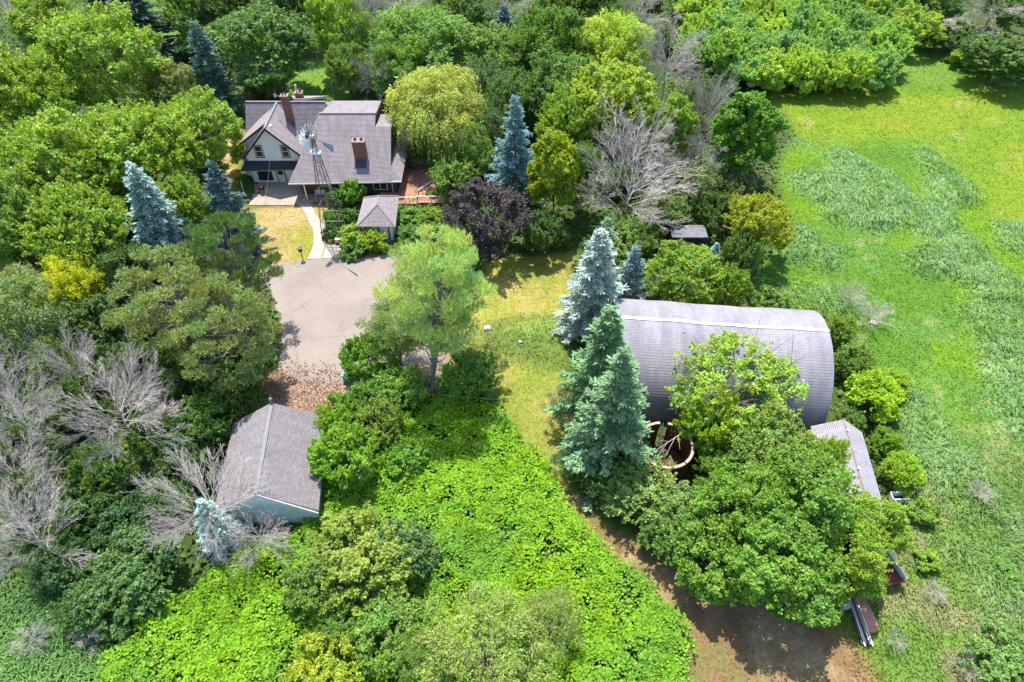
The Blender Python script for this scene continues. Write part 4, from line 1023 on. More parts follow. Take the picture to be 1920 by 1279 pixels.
def make_willow(key, R0=6, H0=12, ncl=46, per=26, L=.38, W=.075, hang=(1.5, 4.5), crad=.17):
    """fountain of hanging strands gathered into tufts"""
    wood = limb((0, 0, -.3), (0, 0, H0*.55), .4*R0/6, .2*R0/6, .03, 4); Ps, Ds = [], []; g = []
    ga = PI*(3-5**.5)
    for i in range(ncl):
        rr = math.sqrt((i+.5)/ncl); a = i*ga+rng.normal(0, .25); d0 = np.array([math.cos(a), math.sin(a), 0])
        k_ = rng.uniform(.78, 1.08); cc_ = np.array([0, 0, H0*.45])+np.array([d0[0]*R0*rr*.92*k_, d0[1]*R0*rr*.92*k_, H0*.53*math.sqrt(max(0, 1-rr*rr*.9))*rng.uniform(.82, 1.05)])
        if i % 2 == 0: wood += limb((0, 0, H0*.4), cc_, .1*R0/6, .03, .08, 4)
        cv, cy_ = rng.uniform(.86, 1.14), rng.normal(0, .07); cr_ = R0*crad*rng.uniform(.7, 1.3)
        for q in range(per):
            o = rdir(1)[0]; o[2] = abs(o[2]); top = cc_+o*cr_*rng.uniform(.3, 1)*np.array([1, 1, .7])
            d = d0*rr+np.array([o[0], o[1], 0])*.9; d /= max(np.linalg.norm(d), 1e-6)
            hl = rng.uniform(*hang)*(.35+.75*rr); n = int(hl/.14)+4; t = np.arange(n)/n; out = .9*hl*.3
            P = top+d*(out*(1-(1-t)**2))[:, None]+np.array([0, 0, 1.])*(-hl*t**1.5+.3*t)[:, None]+rng.normal(0, .10, (n, 3))
            D = d*(1-t)[:, None]*.9+np.array([0, 0, -1.])*(.2+t)[:, None]+rng.normal(0, .5, P.shape)
            Ps.append(P); Ds.append(D); g.append(np.tile([[cv*rng.uniform(.9, 1.1), cy_+rng.normal(0, .04)]], (n, 1)))
    P = np.concatenate(Ps); D = np.concatenate(Ds); g = np.concatenate(g); n = len(P); s_ = rng.uniform(.7, 1.25, n)
    V, F = leaf_quads(P, D, nrm(rdir(n)+np.array([0, 0, .9])), L*s_, W*s_*1.25, .1)
    proto(key, wood, (V, F, tint_rows(n, 4, (g[:, 0], g[:, 1]), .25, .14)), R0, H0, M_bark, M_leaf)

def make_dead(key, R0=5, H0=9, nmain=16, depth=2, up=.5, lean=(0, 0), zfork=.35, twr=.0095, arch_=.0):
    """bare tree: long near-straight limbs fanning from the stem, each with fans of finer twigs"""
    segs = []
    top = np.array([lean[0], lean[1], H0*zfork]); tip = np.array([lean[0]*1.6, lean[1]*1.6, H0*.88])
    segs += limb((0, 0, -.3), top, .17, .12, .03, 4); segs += limb(top, tip, .12, .03, .04, 5)
    def grow(p, d, L_, r, k):
        n = 6 if k == depth else 4; prev = p; dirc = d.copy()
        for i in range(n):
            dirc = dirc+rng.normal(0, .055, 3)+np.array([0, 0, .02-arch_]); dirc /= np.linalg.norm(dirc)
            q = prev+dirc*L_/n; segs.append([*prev, *q, max(twr, r*(1-.16*i)), max(twr*.6, r*(1-.16*(i+1)))])
            if k > 0 and i > 0:
                for _ in range(4 if k == depth else 3):
                    ax_ = rng.normal(0, 1, 3); ax_ -= dirc*ax_.dot(dirc); ax_ /= np.linalg.norm(ax_)
                    nd = dirc+ax_*rng.uniform(.3, .75); nd /= np.linalg.norm(nd)
                    grow(q, nd, L_*rng.uniform(.22, .42)*(1.2-.5*i/n), max(twr, r*.4), k-1)
            prev = q
    for i in range(nmain):
        a = 2.4*i+rng.normal(0, .2); t = (i+.5)/nmain
        st = top+(tip-top)*t*.8
        d = np.array([math.cos(a), math.sin(a), up*(.35+1.3*t)+rng.normal(0, .1)]); d /= np.linalg.norm(d)
        grow(st, d, R0*rng.uniform(.75, 1.1)*(1-.3*t)/max(.5, math.hypot(d[0], d[1])), .032, depth)
    V, F = tubes(segs, 3); tm = np_mesh('branches', V, F, None, m=M_dead)
    PROTO[key] = (tm, None, R0, H0)

for i in range(3): make_broad('maple%d' % i, 6, 15, 22, 13, 105, .36, .22, .22, .85, .5, (.085, .15), core=(.5, 1.1), shoots=330)
for i in range(3): make_broad('broad%d' % i, 5, 12, 18, 12, 110, .30, .2, .15, .85, .5, (.09, .16), core=(.48, 1.12), shoots=220)
for i in range(2): make_broad('sparse%d' % i, 4.5, 9, 18, 9, 100, .25, .16, .1, .8, .5, (.08, .14), core=(.45, 1.05), shoots=130, twig=26, lobe=(.2, .34))
for i in range(3): make_broad('bush%d' % i, 2.2, 3.2, 9, 7, 75, .22, .16, -.05, .9, .6, (.14, .24), core=(.5, 1), shoots=45)
for i in range(4): make_broad('shrub%d' % i, 3.6, 6, 14, 9, 95, .26, .18, .02, .85, .55, (.1, .19), core=(.45, 1.12), shoots=150)
make_broad('column0', 2.8, 11, 24, 9, 62, .28, .2, .05, 1.2, .4, (.13, .22), core=(.6, 1.02), shoots=90)
make_broad('column1', 3.4, 12, 26, 9, 70, .3, .21, .04, 1.2, .4, (.12, .21), core=(.6, 1.02), shoots=90)
make_broad('purple0', 4.6, 9, 20, 12, 120, .24, .17, .08, .9, .5, (.08, .14), core=(.62, 1.02), yel=.05, amp=.4)
make_broad('locust0', 4.5, 10, 20, 10, 80, .42, .1, .12, .55, .8, (.1, .18), core=(.5, 1.02), amp=.15, shoots=130)
make_broad('locust1', 5.5, 12, 22, 11, 85, .42, .1, .12, .55, .8, (.09, .17), core=(.5, 1.02), amp=.15, shoots=150)
for i in range(3): make_spruce('spruce%d' % i, 3.0, 12, 28, 11, 27, irregular=(.18, .28, .24)[i], droop=(.25, .38, .2)[i], L=.36, W=.12, gap=.17)
make_spruce('small_spruce0', 1.6, 6, 18, 10, 18, irregular=.24, L=.26, W=.1)
make_spruce('scrag_spruce0', 3.0, 12, 22, 9, 22, .35, .35, L=.36, W=.13, gap=.3)
make_pine('pine0', 6, 14, 84, 78, .42, .42, .065, 3, 16, .6, (.17, .27))
make_pine('redpine0', 5.5, 12, 90, 80, .2, .38, .085, 1, 30, .5, (.13, .2))
make_pine('redpine1', 5.5, 12, 90, 80, .25, .38, .085, 2, 30, .5, (.13, .2))
make_willow('willow0', ncl=52, per=30, W=.085); make_willow('fine0', 5, 6.5, 60, 30, .26, .06, (.5, 1.3), .16); make_willow('fine1', 4, 6, 44, 28, .26, .06, (.5, 1.3), .2)
make_dead('dead0', 5.5, 9, 30, 2, .45, (0, 0), .45); make_dead('dead1', 5, 9, 24, 2, .7, (.6, -.3), .3)
make_dead('dead2', 5, 10, 24, 2, 1.0, (0, .4), .25); make_dead('dead3', 4.5, 7, 24, 2, .35, (.8, 0), .4, .0095, .03)

ZC = dict(maple=.62, broad=.57, sparse=.55, bush=.48, shrub=.5, column=.52, purple=.54, locust=.56, pine=.62, redpine=.6, willow=.6, fine=.55, dead=.6)
NM = dict(maple='maple_tree', broad='broadleaf_tree', sparse='open_crowned_tree', bush='bush', shrub='shrub', column='column_tree', purple='purple_leaved_tree',
          locust='locust_tree', pine='white_pine', redpine='red_pine', willow='willow_tree', fine='feathery_shrub', dead='dead_tree', spruce='spruce_tree', small_spruce='small_spruce', scrag_spruce='spruce_tree')
cnt = {}; WARM = 1.04
def plant(kind, x, y, width, height, col, label, group=None, tilt=(0, 0), cat=None, rz=None, name=None):
    keys = [k_ for k_ in PROTO if k_[:-1] == kind]; i = cnt.get(kind, 0); cnt[kind] = i+1
    tm, cm, R0, H0 = PROTO[keys[i % len(keys)]]
    t = thing(name or NM[kind], label, cat or ('shrub' if kind in ('bush', 'shrub', 'fine') else 'tree'), (x, y, max(-.1, float(ground_h(np.array([x]), np.array([y]))[0])-.1)), group)
    t.rotation_euler = (tilt[0], tilt[1], rng.uniform(0, 2*PI) if rz is None else rz)
    t.scale = (width/2/R0, width/2/R0, height/H0)
    o = link('trunk' if cm else 'branches', tm, t)
    if cm:
        c_ = link('crown', cm, t); j = rng.uniform(.93, 1.07); g2 = max(0, .55*col[1]-col[0])*.35; c_.color = (min(.8, (col[0]+g2)*j*WARM), col[1]*j, min(.8, (col[2]+.012)*j), 1)
    return t
def T(kind, px, py, w, h, col, label, **k):
    """a tree whose crown centre shows at (px,py), w wide in the photograph, h metres high"""
    zc = ZC[kind]*h; x, y = G(px, py, zc); width = w/scale_at(x, y, zc)
    return plant(kind, x, y, width, h, col, label, **k)
def S(kind, tip, by, w, col, label, **k):
    """a conifer from its tip pixel and the height of its foot in the photograph"""
    best = None
    for hh in np.arange(1.5, 26, .1):
        x, y = G(tip[0], tip[1], hh); e = abs(py_of(x, y, 0)-by)
        if best is None or e < best[0]: best = (e, hh, x, y)
    _, hh, x, y = best
    return plant(kind, x, y, w/scale_at(x, y, hh*.3), hh, col, label, **k)
MAP = (.27, .42, .04); GRN = (.205, .34, .055); DEEP = (.125, .225, .04); LIME = (.36, .5, .045); BRT = (.28, .44, .04); OLV = (.24, .31, .07)
BLG = (.13, .24, .09); GOLD = (.46, .54, .01); WIL = (.45, .54, .1); PURP = (.095, .085, .078); SIL = (.38, .48, .46); BLU = (.22, .37, .39); GSP = (.21, .37, .17)
DBL = (.13, .22, .22); PIN = (.45, .60, .19); RPN = (.30, .38, .11); MEAD = (.2, .27, .09)
DG = 'dead grey trees'

# ---- the maples filling the upper left
T('maple', 50, 190, 190, 15, MAP, 'big yellow-green maple at the left edge of the photo, upper part', group='maples left of the house')
T('maple', 185, 120, 210, 16, MAP, 'tall yellow-green maple left of the dark spruce, its crown highest of the maples', group='maples left of the house')
T('maple', 120, 320, 220, 15, MAP, 'wide yellow-green maple in the middle of the left-hand maple stand', group='maples left of the house')
T('maple', 265, 290, 210, 14, MAP, 'yellow-green maple between the left spruce and the stand behind', group='maples left of the house')
T('maple', 370, 250, 150, 11, MAP, 'maple whose branches reach over the lawn left of the house', group='maples left of the house')
T('maple', 20, 420, 170, 13, GRN, 'darker green maple at the left edge above the yellow-leaved tree', group='maples left of the house')
T('maple', 150, 440, 190, 12, MAP, 'maple standing directly above the yellow-leaved tree', group='maples left of the house')
T('maple', 320, 170, 110, 9, OLV, 'olive brownish tree between the tall blue-green spruce and the maples')
T('broad', 245, 520, 120, 8, DEEP, 'dark green tree below the pale blue spruce on the left')
T('broad', 345, 400, 110, 9, MAP, 'small maple crown between the pale blue and dark blue spruces')
T('broad', 90, 45, 130, 10, MAP, 'yellow-green tree at the top left corner beside grey dead branches')
T('dead', 20, 40, 110, 9, None, 'grey leafless tree in the top left corner of the photo', group=DG)
T('dead', 275, 130, 90, 7, None, 'grey bare branches between the maples and the dark spruce', group=DG)
S('spruce', (225, -45), 115, 150, (0.056, 0.126, 0.077), 'dark green spruce behind the maples, upper left')
S('spruce', (165, -40), 70, 90, (0.056, 0.126, 0.077), 'dark green spruce half hidden left of the bigger dark one')
T('broad', 355, 15, 110, 11, GRN, 'mid-green tree at the top edge left of the round-crowned tree')
T('broad', 430, 10, 110, 12, DEEP, 'dark tree behind the round-crowned tree at the top edge')
T('broad', 495, 95, 190, 12, (0.126, 0.266, 0.049), 'large round-crowned mid-green tree behind the house chimneys')
T('bush', 492, 160, 60, 3, GRN, 'small round bush at the foot of the round-crowned tree')
T('broad', 560, 15, 110, 12, DEEP, 'dark green tree at the top edge above the back lawn')
T('broad', 640, 55, 110, 13, BRT, 'tall bright green tree behind the back lawn')
T('broad', 650, 130, 80, 8, GRN, 'green tree overhanging the back of the roof')
T('bush', 722, 150, 70, 4, DEEP, 'dark bush behind the back corner of the roof')
T('dead', 690, 60, 90, 12, None, 'tall grey dead tree hanging over behind the house', group=DG, name='dead_tree')
T('dead', 715, 150, 80, 7, None, 'smaller grey dead tree beside the willow and roof corner', group=DG)
T('dead', 750, 10, 160, 9, None, 'grey leafless tree at the top edge left of the far blue spruce', group=DG)
T('locust', 785, 85, 190, 11, (0.154, 0.336, 0.028), 'feathery green locust behind the willow')
T('locust', 745, 130, 110, 9, (0.14, 0.308, 0.028), 'feathery green tree between the roof and the willow')
T('broad', 860, 30, 110, 10, (0.168, 0.28, 0.056), 'pale green tree at the top edge left of the far blue spruce')
T('willow', 820, 200, 185, 12, WIL, 'big yellow-green weeping willow to the right of the house')
T('willow', 860, 265, 110, 8, (0.21, 0.336, 0.049), 'green lower willow crown under the big willow')
T('shrub', 850, 335, 90, 5, GRN, 'green shrub behind the dark rail at the end of the deck')
T('shrub', 800, 285, 70, 5, DEEP, 'dark shrub between the willow and the deck')
S('small_spruce', (945, 10), 70, 48, BLU, 'far small blue spruce near the top edge')
T('fine', 1000, 30, 80, 6, (0.35, 0.462, 0.28), 'pale grey-green feathery shrub at the top edge beside the far blue spruce')
T('dead', 960, 0, 110, 8, None, 'grey bare tree at the top edge above the far blue spruce', group=DG)
T('broad', 930, 105, 130, 9, GRN, 'green tree just below the far blue spruce')
T('sparse', 900, 160, 90, 8, BLG, 'bluish green loose tree right of the willow top')
T('broad', 1030, 90, 140, 12, (0.14, 0.28, 0.028), 'tall green tree right of the far blue spruce')
T('broad', 1060, 20, 120, 11, GRN, 'green tree at the top edge right of centre')
T('broad', 1120, 30, 90, 11, DEEP, 'dark green tree at the top edge beside the grey dead tree')
T('locust', 1150, 95, 140, 11, LIME, 'lime green feathery tree below the dark top-edge tree')
T('sparse', 960, 190, 110, 9, (0.14, 0.252, 0.056), 'loose olive-green tree behind the blue spruce right of the willow')
T('broad', 1055, 175, 150, 11, (0.14, 0.28, 0.042), 'mid-green tree in the middle of the wood right of the willow')
T('broad', 1060, 240, 110, 10, BRT, 'bright green tree behind the yellow-green column tree')
T('broad', 1130, 200, 170, 12, LIME, 'wide bright lime tree in the middle of the wood above the dead tree')
T('broad', 1200, 240, 110, 9, BRT, 'bright green tree between the lime tree and the green column')
T('sparse', 905, 245, 90, 8, BLG, 'pale bluish tree between the willow and the blue spruce')
T('shrub', 890, 310, 80, 5, (0.182, 0.336, 0.056), 'green shrub left of the foot of the blue spruce')
S('spruce', (966, 180), 372, 105, BLU, 'tall blue spruce behind the purple-leaved tree')
T('column', 1040, 335, 92, 12, (0.336, 0.448, 0.0168), 'yellow-green column-shaped tree right of the blue spruce')
T('purple', 912, 412, 165, 8.5, PURP, 'dark purple-leaved tree between the deck and the tall pine')
T('shrub', 1020, 440, 90, 5, DEEP, 'dark green shrub right of the purple-leaved tree')
T('broad', 1095, 330, 80, 9, GRN, 'green tree between the yellow-green column tree and the big dead tree')
T('dead', 1175, 370, 235, 9, None, 'largest grey dead tree, spreading above the silver-blue spruce', group=DG)
T('dead', 1190, 285, 130, 10, None, 'upright grey dead tree behind the largest spreading one', group=DG)
T('dead', 1250, 135, 130, 10, None, 'grey dead tree left of the lime thicket', group=DG)
T('dead', 1210, 25, 120, 9, None, 'grey dead tree at the top edge left of the lime thicket', group=DG)
T('dead', 1330, 230, 90, 9, None, 'grey dead tree between the two green column trees', group=DG)
T('dead', 1320, 300, 110, 7, None, 'low grey dead tree above the dark trailer', group=DG)
T('column', 1265, 250, 80, 10, BRT, 'green narrow tree left of the taller column tree by the field')
T('column', 1395, 260, 118, 12, (0.14, 0.35, 0.0224), 'tall green tree standing at the left corner of the field')
T('sparse', 1320, 190, 80, 7, (0.168, 0.238, 0.098), 'thin grey-green tree beside the lime thicket')
T('sparse', 1300, 345, 100, 6, (0.196, 0.28, 0.084), 'loose olive tree left of the tall corner tree')
T('shrub', 1380, 345, 80, 4.5, (0.196, 0.266, 0.084), 'olive shrub under the tall corner tree')
T('broad', 1418, 425, 120, 8, (0.336, 0.406, 0.014), 'golden-green round tree at the left edge of the field')
T('shrub', 1350, 400, 80, 5, DEEP, 'dark shrub right of the dark trailer')
T('shrub', 1180, 450, 110, 4, GRN, 'green shrub showing through the largest dead tree')
T('shrub', 1250, 400, 90, 4, (0.182, 0.28, 0.056), 'olive shrub behind the dark trailer')
T('broad', 1282, 520, 135, 7, BRT, 'bright green round tree behind the left part of the barn')
T('shrub', 1365, 540, 80, 5, (0.238, 0.378, 0.028), 'lime shrub behind the middle of the barn roof')
T('shrub', 1390, 480, 70, 6, GRN, 'green tree right of the tiny blue spruce')
S('small_spruce', (1345, 455), 505, 34, (0.364, 0.56, 0.63), 'tiny pale blue spruce behind the barn')
T('bush', 1445, 570, 75, 3.0, GRN, 'green bush touching the far side of the barn roof')
S('scrag_spruce', (1140, 408), 520, 80, GSP, 'scraggy green spruce tip behind the silver-blue spruce')
S('spruce', (1128, 432), 625, 150, SIL, 'big silver-blue spruce left of the barn')
S('small_spruce', (1193, 462), 575, 70, (0.28, 0.406, 0.392), 'slim grey-blue spruce right of the silver-blue one')
T('dead', 1235, 530, 50, 4, None, 'small brown dead tree between the slim spruce and the barn', group=DG)
S('spruce', (1148, 575), 800, 175, GSP, 'green spruce in front of the silver-blue one, left end of the barn')
S('spruce', (1172, 655), 880, 172, (.22, .36, .19), 'blue-green spruce nearest the camera beside the silo')
T('fine', 1065, 760, 90, 4, (0.336, 0.378, 0.168), 'pale grey-green feathery shrub at the edge of the mown track')
T('fine', 1060, 870, 60, 3, (0.14, 0.28, 0.112), 'dark soft shrub low beside the mown track')
S('spruce', (362, 40), 222, 105, (0.14, 0.259, 0.21), 'tall blue-green spruce behind the maples, left of the house')
T('fine', 310, 150, 60, 6, (0.308, 0.28, 0.168), 'tan dying conifer beside the tall blue-green spruce')
S('spruce', (243, 306), 510, 140, (0.364, 0.518, 0.518), 'pale blue spruce left of the dry lawn, the palest on the left side')
S('spruce', (392, 303), 475, 110, DBL, 'dark blue spruce at the left edge of the dry lawn')
S('small_spruce', (268, 440), 540, 80, (0.196, 0.378, 0.336), 'smaller blue-green spruce below the pale blue one')

# ---- left middle
T('locust', 150, 545, 130, 9, GOLD, 'golden yellow tree at the left side of the photo')
T('locust', 20, 480, 70, 7, (0.364, 0.42, 0.014), 'small yellow-topped tree at the left edge')
T('willow', 50, 575, 160, 9, (0.28, 0.392, 0.119), 'pale green willow-like tree at the left edge below the golden tree')
T('broad', 170, 610, 120, 6, DEEP, 'dark green tree under the golden one')
T('redpine', 430, 500, 160, 13, (0.168, 0.28, 0.07), 'upper dark green pine left of the driveway top')
T('redpine', 335, 580, 210, 12, RPN, 'olive pine with grey limbs, leftmost of the three by the drive')
T('redpine', 430, 630, 200, 12, RPN, 'olive pine overhanging the left side of the drive')
T('broad', 450, 700, 130, 6, DEEP, 'dark leafy tree under the pines above the garage')
T('shrub', 390, 790, 120, 5, (0.091, 0.224, 0.0252), 'dark green shrub at the left side of the garage roof')
T('shrub', 350, 860, 90, 4, (0.098, 0.252, 0.028), 'dark green shrub lower left of the garage')
T('shrub', 470, 760, 70, 4, DEEP, 'dark green shrub at the upper corner of the garage')
T('shrub', 110, 690, 80, 6, (0.182, 0.308, 0.056), 'light green shrub between the bare trees and the willow-like tree')
T('dead', 165, 705, 120, 7, None, 'grey bare tree below the golden tree', group=DG)
T('dead', 270, 740, 110, 7, None, 'pinkish bare branches below the olive pine', group=DG)
T('dead', 215, 810, 215, 9, None, 'pale fan-shaped dead tree left of the garage', group=DG, name='dead_tree')
T('dead', 50, 800, 170, 9, None, 'grey dead tree at the left edge, level with the garage', group=DG)
T('dead', 10, 690, 110, 8, None, 'grey dead tree at the left edge under the willow-like tree', group=DG)
T('dead', 60, 990, 200, 8, None, 'pink-grey dead tree at the lower left edge', group=DG)
T('dead', 20, 900, 150, 7, None, 'dark twiggy dead tree at the left edge between the larger two', group=DG)
T('dead', 400, 960, 230, 8, None, 'pale dead tree spreading over the small blue spruce by the garage', group=DG)
T('dead', 490, 1000, 130, 3, None, 'low bare branches reaching across the front wall of the garage', group=DG)
T('dead', 170, 1190, 70, 1.4, None, 'small fallen grey branch in the lower left', group=DG)
T('dead', 60, 1190, 70, 1.6, None, 'brown twiggy dead bush in the lower left grass', group=DG)
S('spruce', (374, 938), 1022, 92, (0.42, 0.588, 0.588), 'small pale blue spruce under the dead tree by the garage')
T('shrub', 240, 1090, 190, 4, (0.098, 0.231, 0.049), 'deep green shrub left of the lime weeds, lower left')
T('shrub', 165, 1140, 110, 3, (0.098, 0.231, 0.049), 'smaller deep green shrub at the lower left')
T('shrub', 240, 980, 120, 3, (0.07, 0.182, 0.042), 'dark green shrub below the fan-shaped dead tree')
T('shrub', 160, 960, 140, 3.5, (0.07, 0.168, 0.028), 'dark shrub between the two pale dead trees')
T('shrub', 90, 880, 120, 3.5, (0.077, 0.168, 0.028), 'dark shrub behind the lower left dead trees')
T('shrub', 110, 1060, 120, 3, (0.084, 0.196, 0.042), 'dark shrub under the pink-grey dead tree')
T('shrub', 320, 940, 90, 3, (0.084, 0.21, 0.028), 'green shrub between the fan-shaped and the spreading dead tree')
T('shrub', 40, 700, 120, 4, (0.07, 0.154, 0.028), 'dark shrub behind the bare trees at the left edge')
T('shrub', 230, 680, 110, 4, (0.077, 0.182, 0.028), 'dark shrub under the left olive pine')

for (a_, b_2, l_) in ((130, 770, 'green regrowth between the bare trees, level with the garage ridge'), (290, 820, 'green shrub at the right foot of the fan-shaped dead tree'), (30, 850, 'green shrub between the bare trees at the left edge'),
                      (200, 890, 'green shrub directly below the fan-shaped dead tree'), (60, 930, 'green shrub behind the pink-grey dead tree'), (330, 700, 'green shrub under the olive pines')):
    T('shrub', a_, b_2, 100, 5, (.16, .29, .05), l_)
# ---- middle: white pine and what is under it
plant('pine', *G(806, 745), 8.4, 16.5, PIN, 'tall soft pale green pine with forked grey trunks beside the drive', tilt=(-.05, .16), rz=.4)
T('pine', 745, 625, 130, 7, (0.252, 0.378, 0.084), 'lower pale green pine crown left of the forked trunks')
T('shrub', 690, 680, 100, 5, (0.154, 0.336, 0.028), 'green tree at the lower right corner of the drive')
T('shrub', 740, 735, 110, 4, (.19, .38, .04), 'green shrub left of the pine trunks')
T('shrub', 880, 710, 110, 4.5, (.17, .35, .04), 'green shrub right of the pine trunks')
T('redpine', 900, 690, 90, 4, (0.168, 0.238, 0.056), 'small brownish pine at the edge of the mown track')
T('shrub', 690, 760, 90, 4, (.17, .35, .04), 'green shrub between the teal bin and the lime shrubs')
T('shrub', 650, 860, 130, 5, (0.21, 0.42, 0.028), 'large lime green shrub against the right side of the garage')
T('shrub', 635, 790, 90, 4, (0.21, 0.406, 0.021), 'lime green shrub at the back corner of the garage')
T('shrub', 715, 800, 100, 4, (0.224, 0.336, 0.042), 'olive-lime shrub in the middle of the patch right of the garage')
T('shrub', 760, 860, 90, 2.5, (0.14, 0.336, 0.0196), 'low green shrub amid the lime weeds right of the garage')

# ---- near the house
T('bush', 660, 362, 50, 3.2, (0.238, 0.462, 0.056), 'light green bush against the gutter of the house')
T('bush', 632, 372, 38, 2.2, (0.21, 0.392, 0.084), 'pale green bush between the windmill and the light green bush')
T('bush', 622, 408, 34, 1.6, (0.14, 0.336, 0.028), 'small green bush inside the foot of the windmill')
T('bush', 655, 405, 38, 1.5, (0.112, 0.28, 0.042), 'small dark bush between windmill and pump house')
T('bush', 622, 436, 36, 1.4, (0.084, 0.224, 0.028), 'small bush at the very foot of the windmill by the walkway')
T('bush', 660, 442, 56, 2.2, LIME, 'lime green bush in front of the pump house, left one')
T('bush', 698, 452, 60, 2.2, (0.308, 0.462, 0.021), 'yellow-green bush in front of the pump house, right one')
T('bush', 662, 468, 50, 1.4, (0.14, 0.308, 0.042), 'low green bush at the edge of the drive below the windmill')
T('bush', 770, 405, 55, 1.5, (0.182, 0.378, 0.042), 'green garden plant below the deck railing', group='garden plants')
T('bush', 805, 405, 50, 1.5, (0.252, 0.42, 0.028), 'yellowish garden plant below the deck railing')
T('bush', 765, 440, 50, 1.4, (0.14, 0.308, 0.042), 'garden plant right of the pump house door')
T('bush', 810, 440, 60, 1.4, (0.182, 0.364, 0.028), 'garden plant between the pump house and the purple tree')
T('bush', 838, 372, 34, 1.6, LIME, 'small lime shrub at the corner of the deck beside the purple tree')

# ---- barn front
T('sparse', 1375, 735, 250, 8.5, (.31, .48, .05), 'loose yellow-green tree growing in front of the barn roof')
T('dead', 1310, 745, 120, 7, None, 'thin bare branches in front of the barn left of the loose tree', group=DG)
T('shrub', 1335, 800, 120, 7, (0.31, 0.484, 0.0291), 'bright green tree just right of the silo')
T('broad', 1440, 860, 180, 8, (0.232, 0.358, 0.0546), 'olive-green tree between the barn and the long shed')
T('broad', 1500, 940, 210, 9, (0.184, 0.358, 0.0364), 'large deep green tree left of the long shed')
T('broad', 1400, 960, 180, 8, (0.195, 0.376, 0.0364), 'large green tree in front of the silo')
T('broad', 1530, 880, 105, 7, (0.299, 0.466, 0.0364), 'yellowish tree leaning over the long shed roof')
T('broad', 1630, 985, 120, 5.5, (0.288, 0.448, 0.0364), 'olive-yellow tree over the gap between the two sheds')
T('broad', 1460, 1060, 210, 8, (0.174, 0.358, 0.0364), 'big deep green tree lowest in the clump below the barn')
T('broad', 1580, 1040, 150, 7, (0.288, 0.448, 0.0364), 'yellow-green tree left of the red wagon')
T('broad', 1515, 1105, 140, 4.5, (0.152, 0.323, 0.0364), 'dark green tree left of the pipe bundle')
T('shrub', 1205, 925, 160, 4.3, (0.254, 0.394, 0.091), 'blue-green shrub below the silo')
T('shrub', 1172, 935, 80, 3.5, (0.195, 0.358, 0.091), 'blue-green shrub left of the one below the silo')
T('shrub', 1262, 1005, 130, 4, (0.152, 0.323, 0.0546), 'dark green shrub at the edge of the brown track')
T('shrub', 1340, 1050, 170, 5, (0.195, 0.376, 0.0364), 'green shrub above the brown track, lower middle')
T('shrub', 1620, 1090, 70, 2.5, (0.109, 0.251, 0.0364), 'dark low shrub between the red shed and the pipes')
T('shrub', 1635, 745, 105, 4, (0.376, 0.591, 0.0218), 'bright lime shrub right of the barn end')
T('shrub', 1600, 680, 80, 3.5, GRN, 'green shrub at the right end of the barn')
T('shrub', 1575, 620, 60, 3.0, (0.254, 0.394, 0.0546), 'green shrub at the far right corner of the barn')
T('shrub', 1670, 720, 70, 2.5, (0.31, 0.484, 0.0364), 'lime shrub at the field side of the bright lime one')
T('shrub', 1590, 790, 60, 2.5, GRN, 'green shrub between the barn end and the long shed')
T('dead', 1635, 585, 70, 2.2, None, 'grey bare shrub right of the barn by the boulder', group=DG)
T('dead', 1598, 560, 55, 2.2, None, 'small grey bare shrub behind the right end of the barn', group=DG)
T('shrub', 1690, 885, 75, 3, (0.332, 0.52, 0.0364), 'lime shrub on the field side of the long shed')
T('shrub', 1660, 830, 55, 2.5, (0.239, 0.43, 0.0364), 'green shrub at the upper right corner of the long shed')
T('bush', 1730, 960, 60, 1.5, (0.288, 0.448, 0.0546), 'low light green bush in the grass right of the sheds')
T('bush', 1740, 1050, 50, 1.2, (0.299, 0.466, 0.0546), 'low light green bush right of the red wagon')
T('bush', 1880, 1070, 46, .9, (0.217, 0.448, 0.091), 'small leafy plant clump near the right edge, lower right')
T('dead', 1760, 1110, 45, 1.1, None, 'small bare twiggy bush in the grass at lower right', group=DG)
T('dead', 1830, 930, 50, 1.2, None, 'bare grey brush in the rough field near the right edge', group=DG)
T('dead', 1680, 1200, 40, 1.4, None, 'small pale bare sapling in the grass right of the pipes', group=DG)
T('shrub', 1880, 1250, 150, 3, (0.217, 0.394, 0.091), 'grey-green shrub at the lower right corner')
T('dead', 1820, 1262, 60, 1.6, None, 'bare twigs beside the shrub at the lower right corner', group=DG)

T('shrub', 1345, 890, 95, 4, (.2, .37, .04), 'bright green shrub against the right side of the silo')
T('shrub', 1120, 900, 80, 3, (.12, .24, .05), 'dark green shrub at the foot of the nearest spruce by the track')
# ---- bottom middle shrubs in the lime weeds
T('shrub', 670, 1060, 210, 4.5, (.26, .38, .045), 'olive-lime shrub with rounded clumps in the middle of the lime weeds')
T('shrub', 760, 1040, 120, 4, (0.182, 0.322, 0.098), 'bluish pale shrub at the right of the olive-lime one')
T('shrub', 600, 1110, 130, 4, (0.182, 0.308, 0.042), 'olive shrub at the lower left of the olive-lime one')
T('shrub', 730, 1190, 160, 3.6, (.19, .35, .045), 'deep green shrub near the bottom edge left of the feathery ones')
T('shrub', 640, 1190, 110, 3.5, (0.14, 0.308, 0.028), 'deep green shrub at the bottom left of the feathery shrubs')
T('fine', 910, 1230, 270, 5.5, (0.336, 0.448, 0.098), 'largest pale feathery shrub at the bottom edge')
T('fine', 1030, 1170, 130, 4.5, (0.28, 0.378, 0.098), 'pale feathery shrub right of the largest one')
T('fine', 800, 1240, 120, 4, (0.252, 0.392, 0.07), 'pale feathery shrub left of the largest one')
T('shrub', 610, 1275, 150, 4, (.34, .45, .03), 'yellow shrub at the bottom edge')

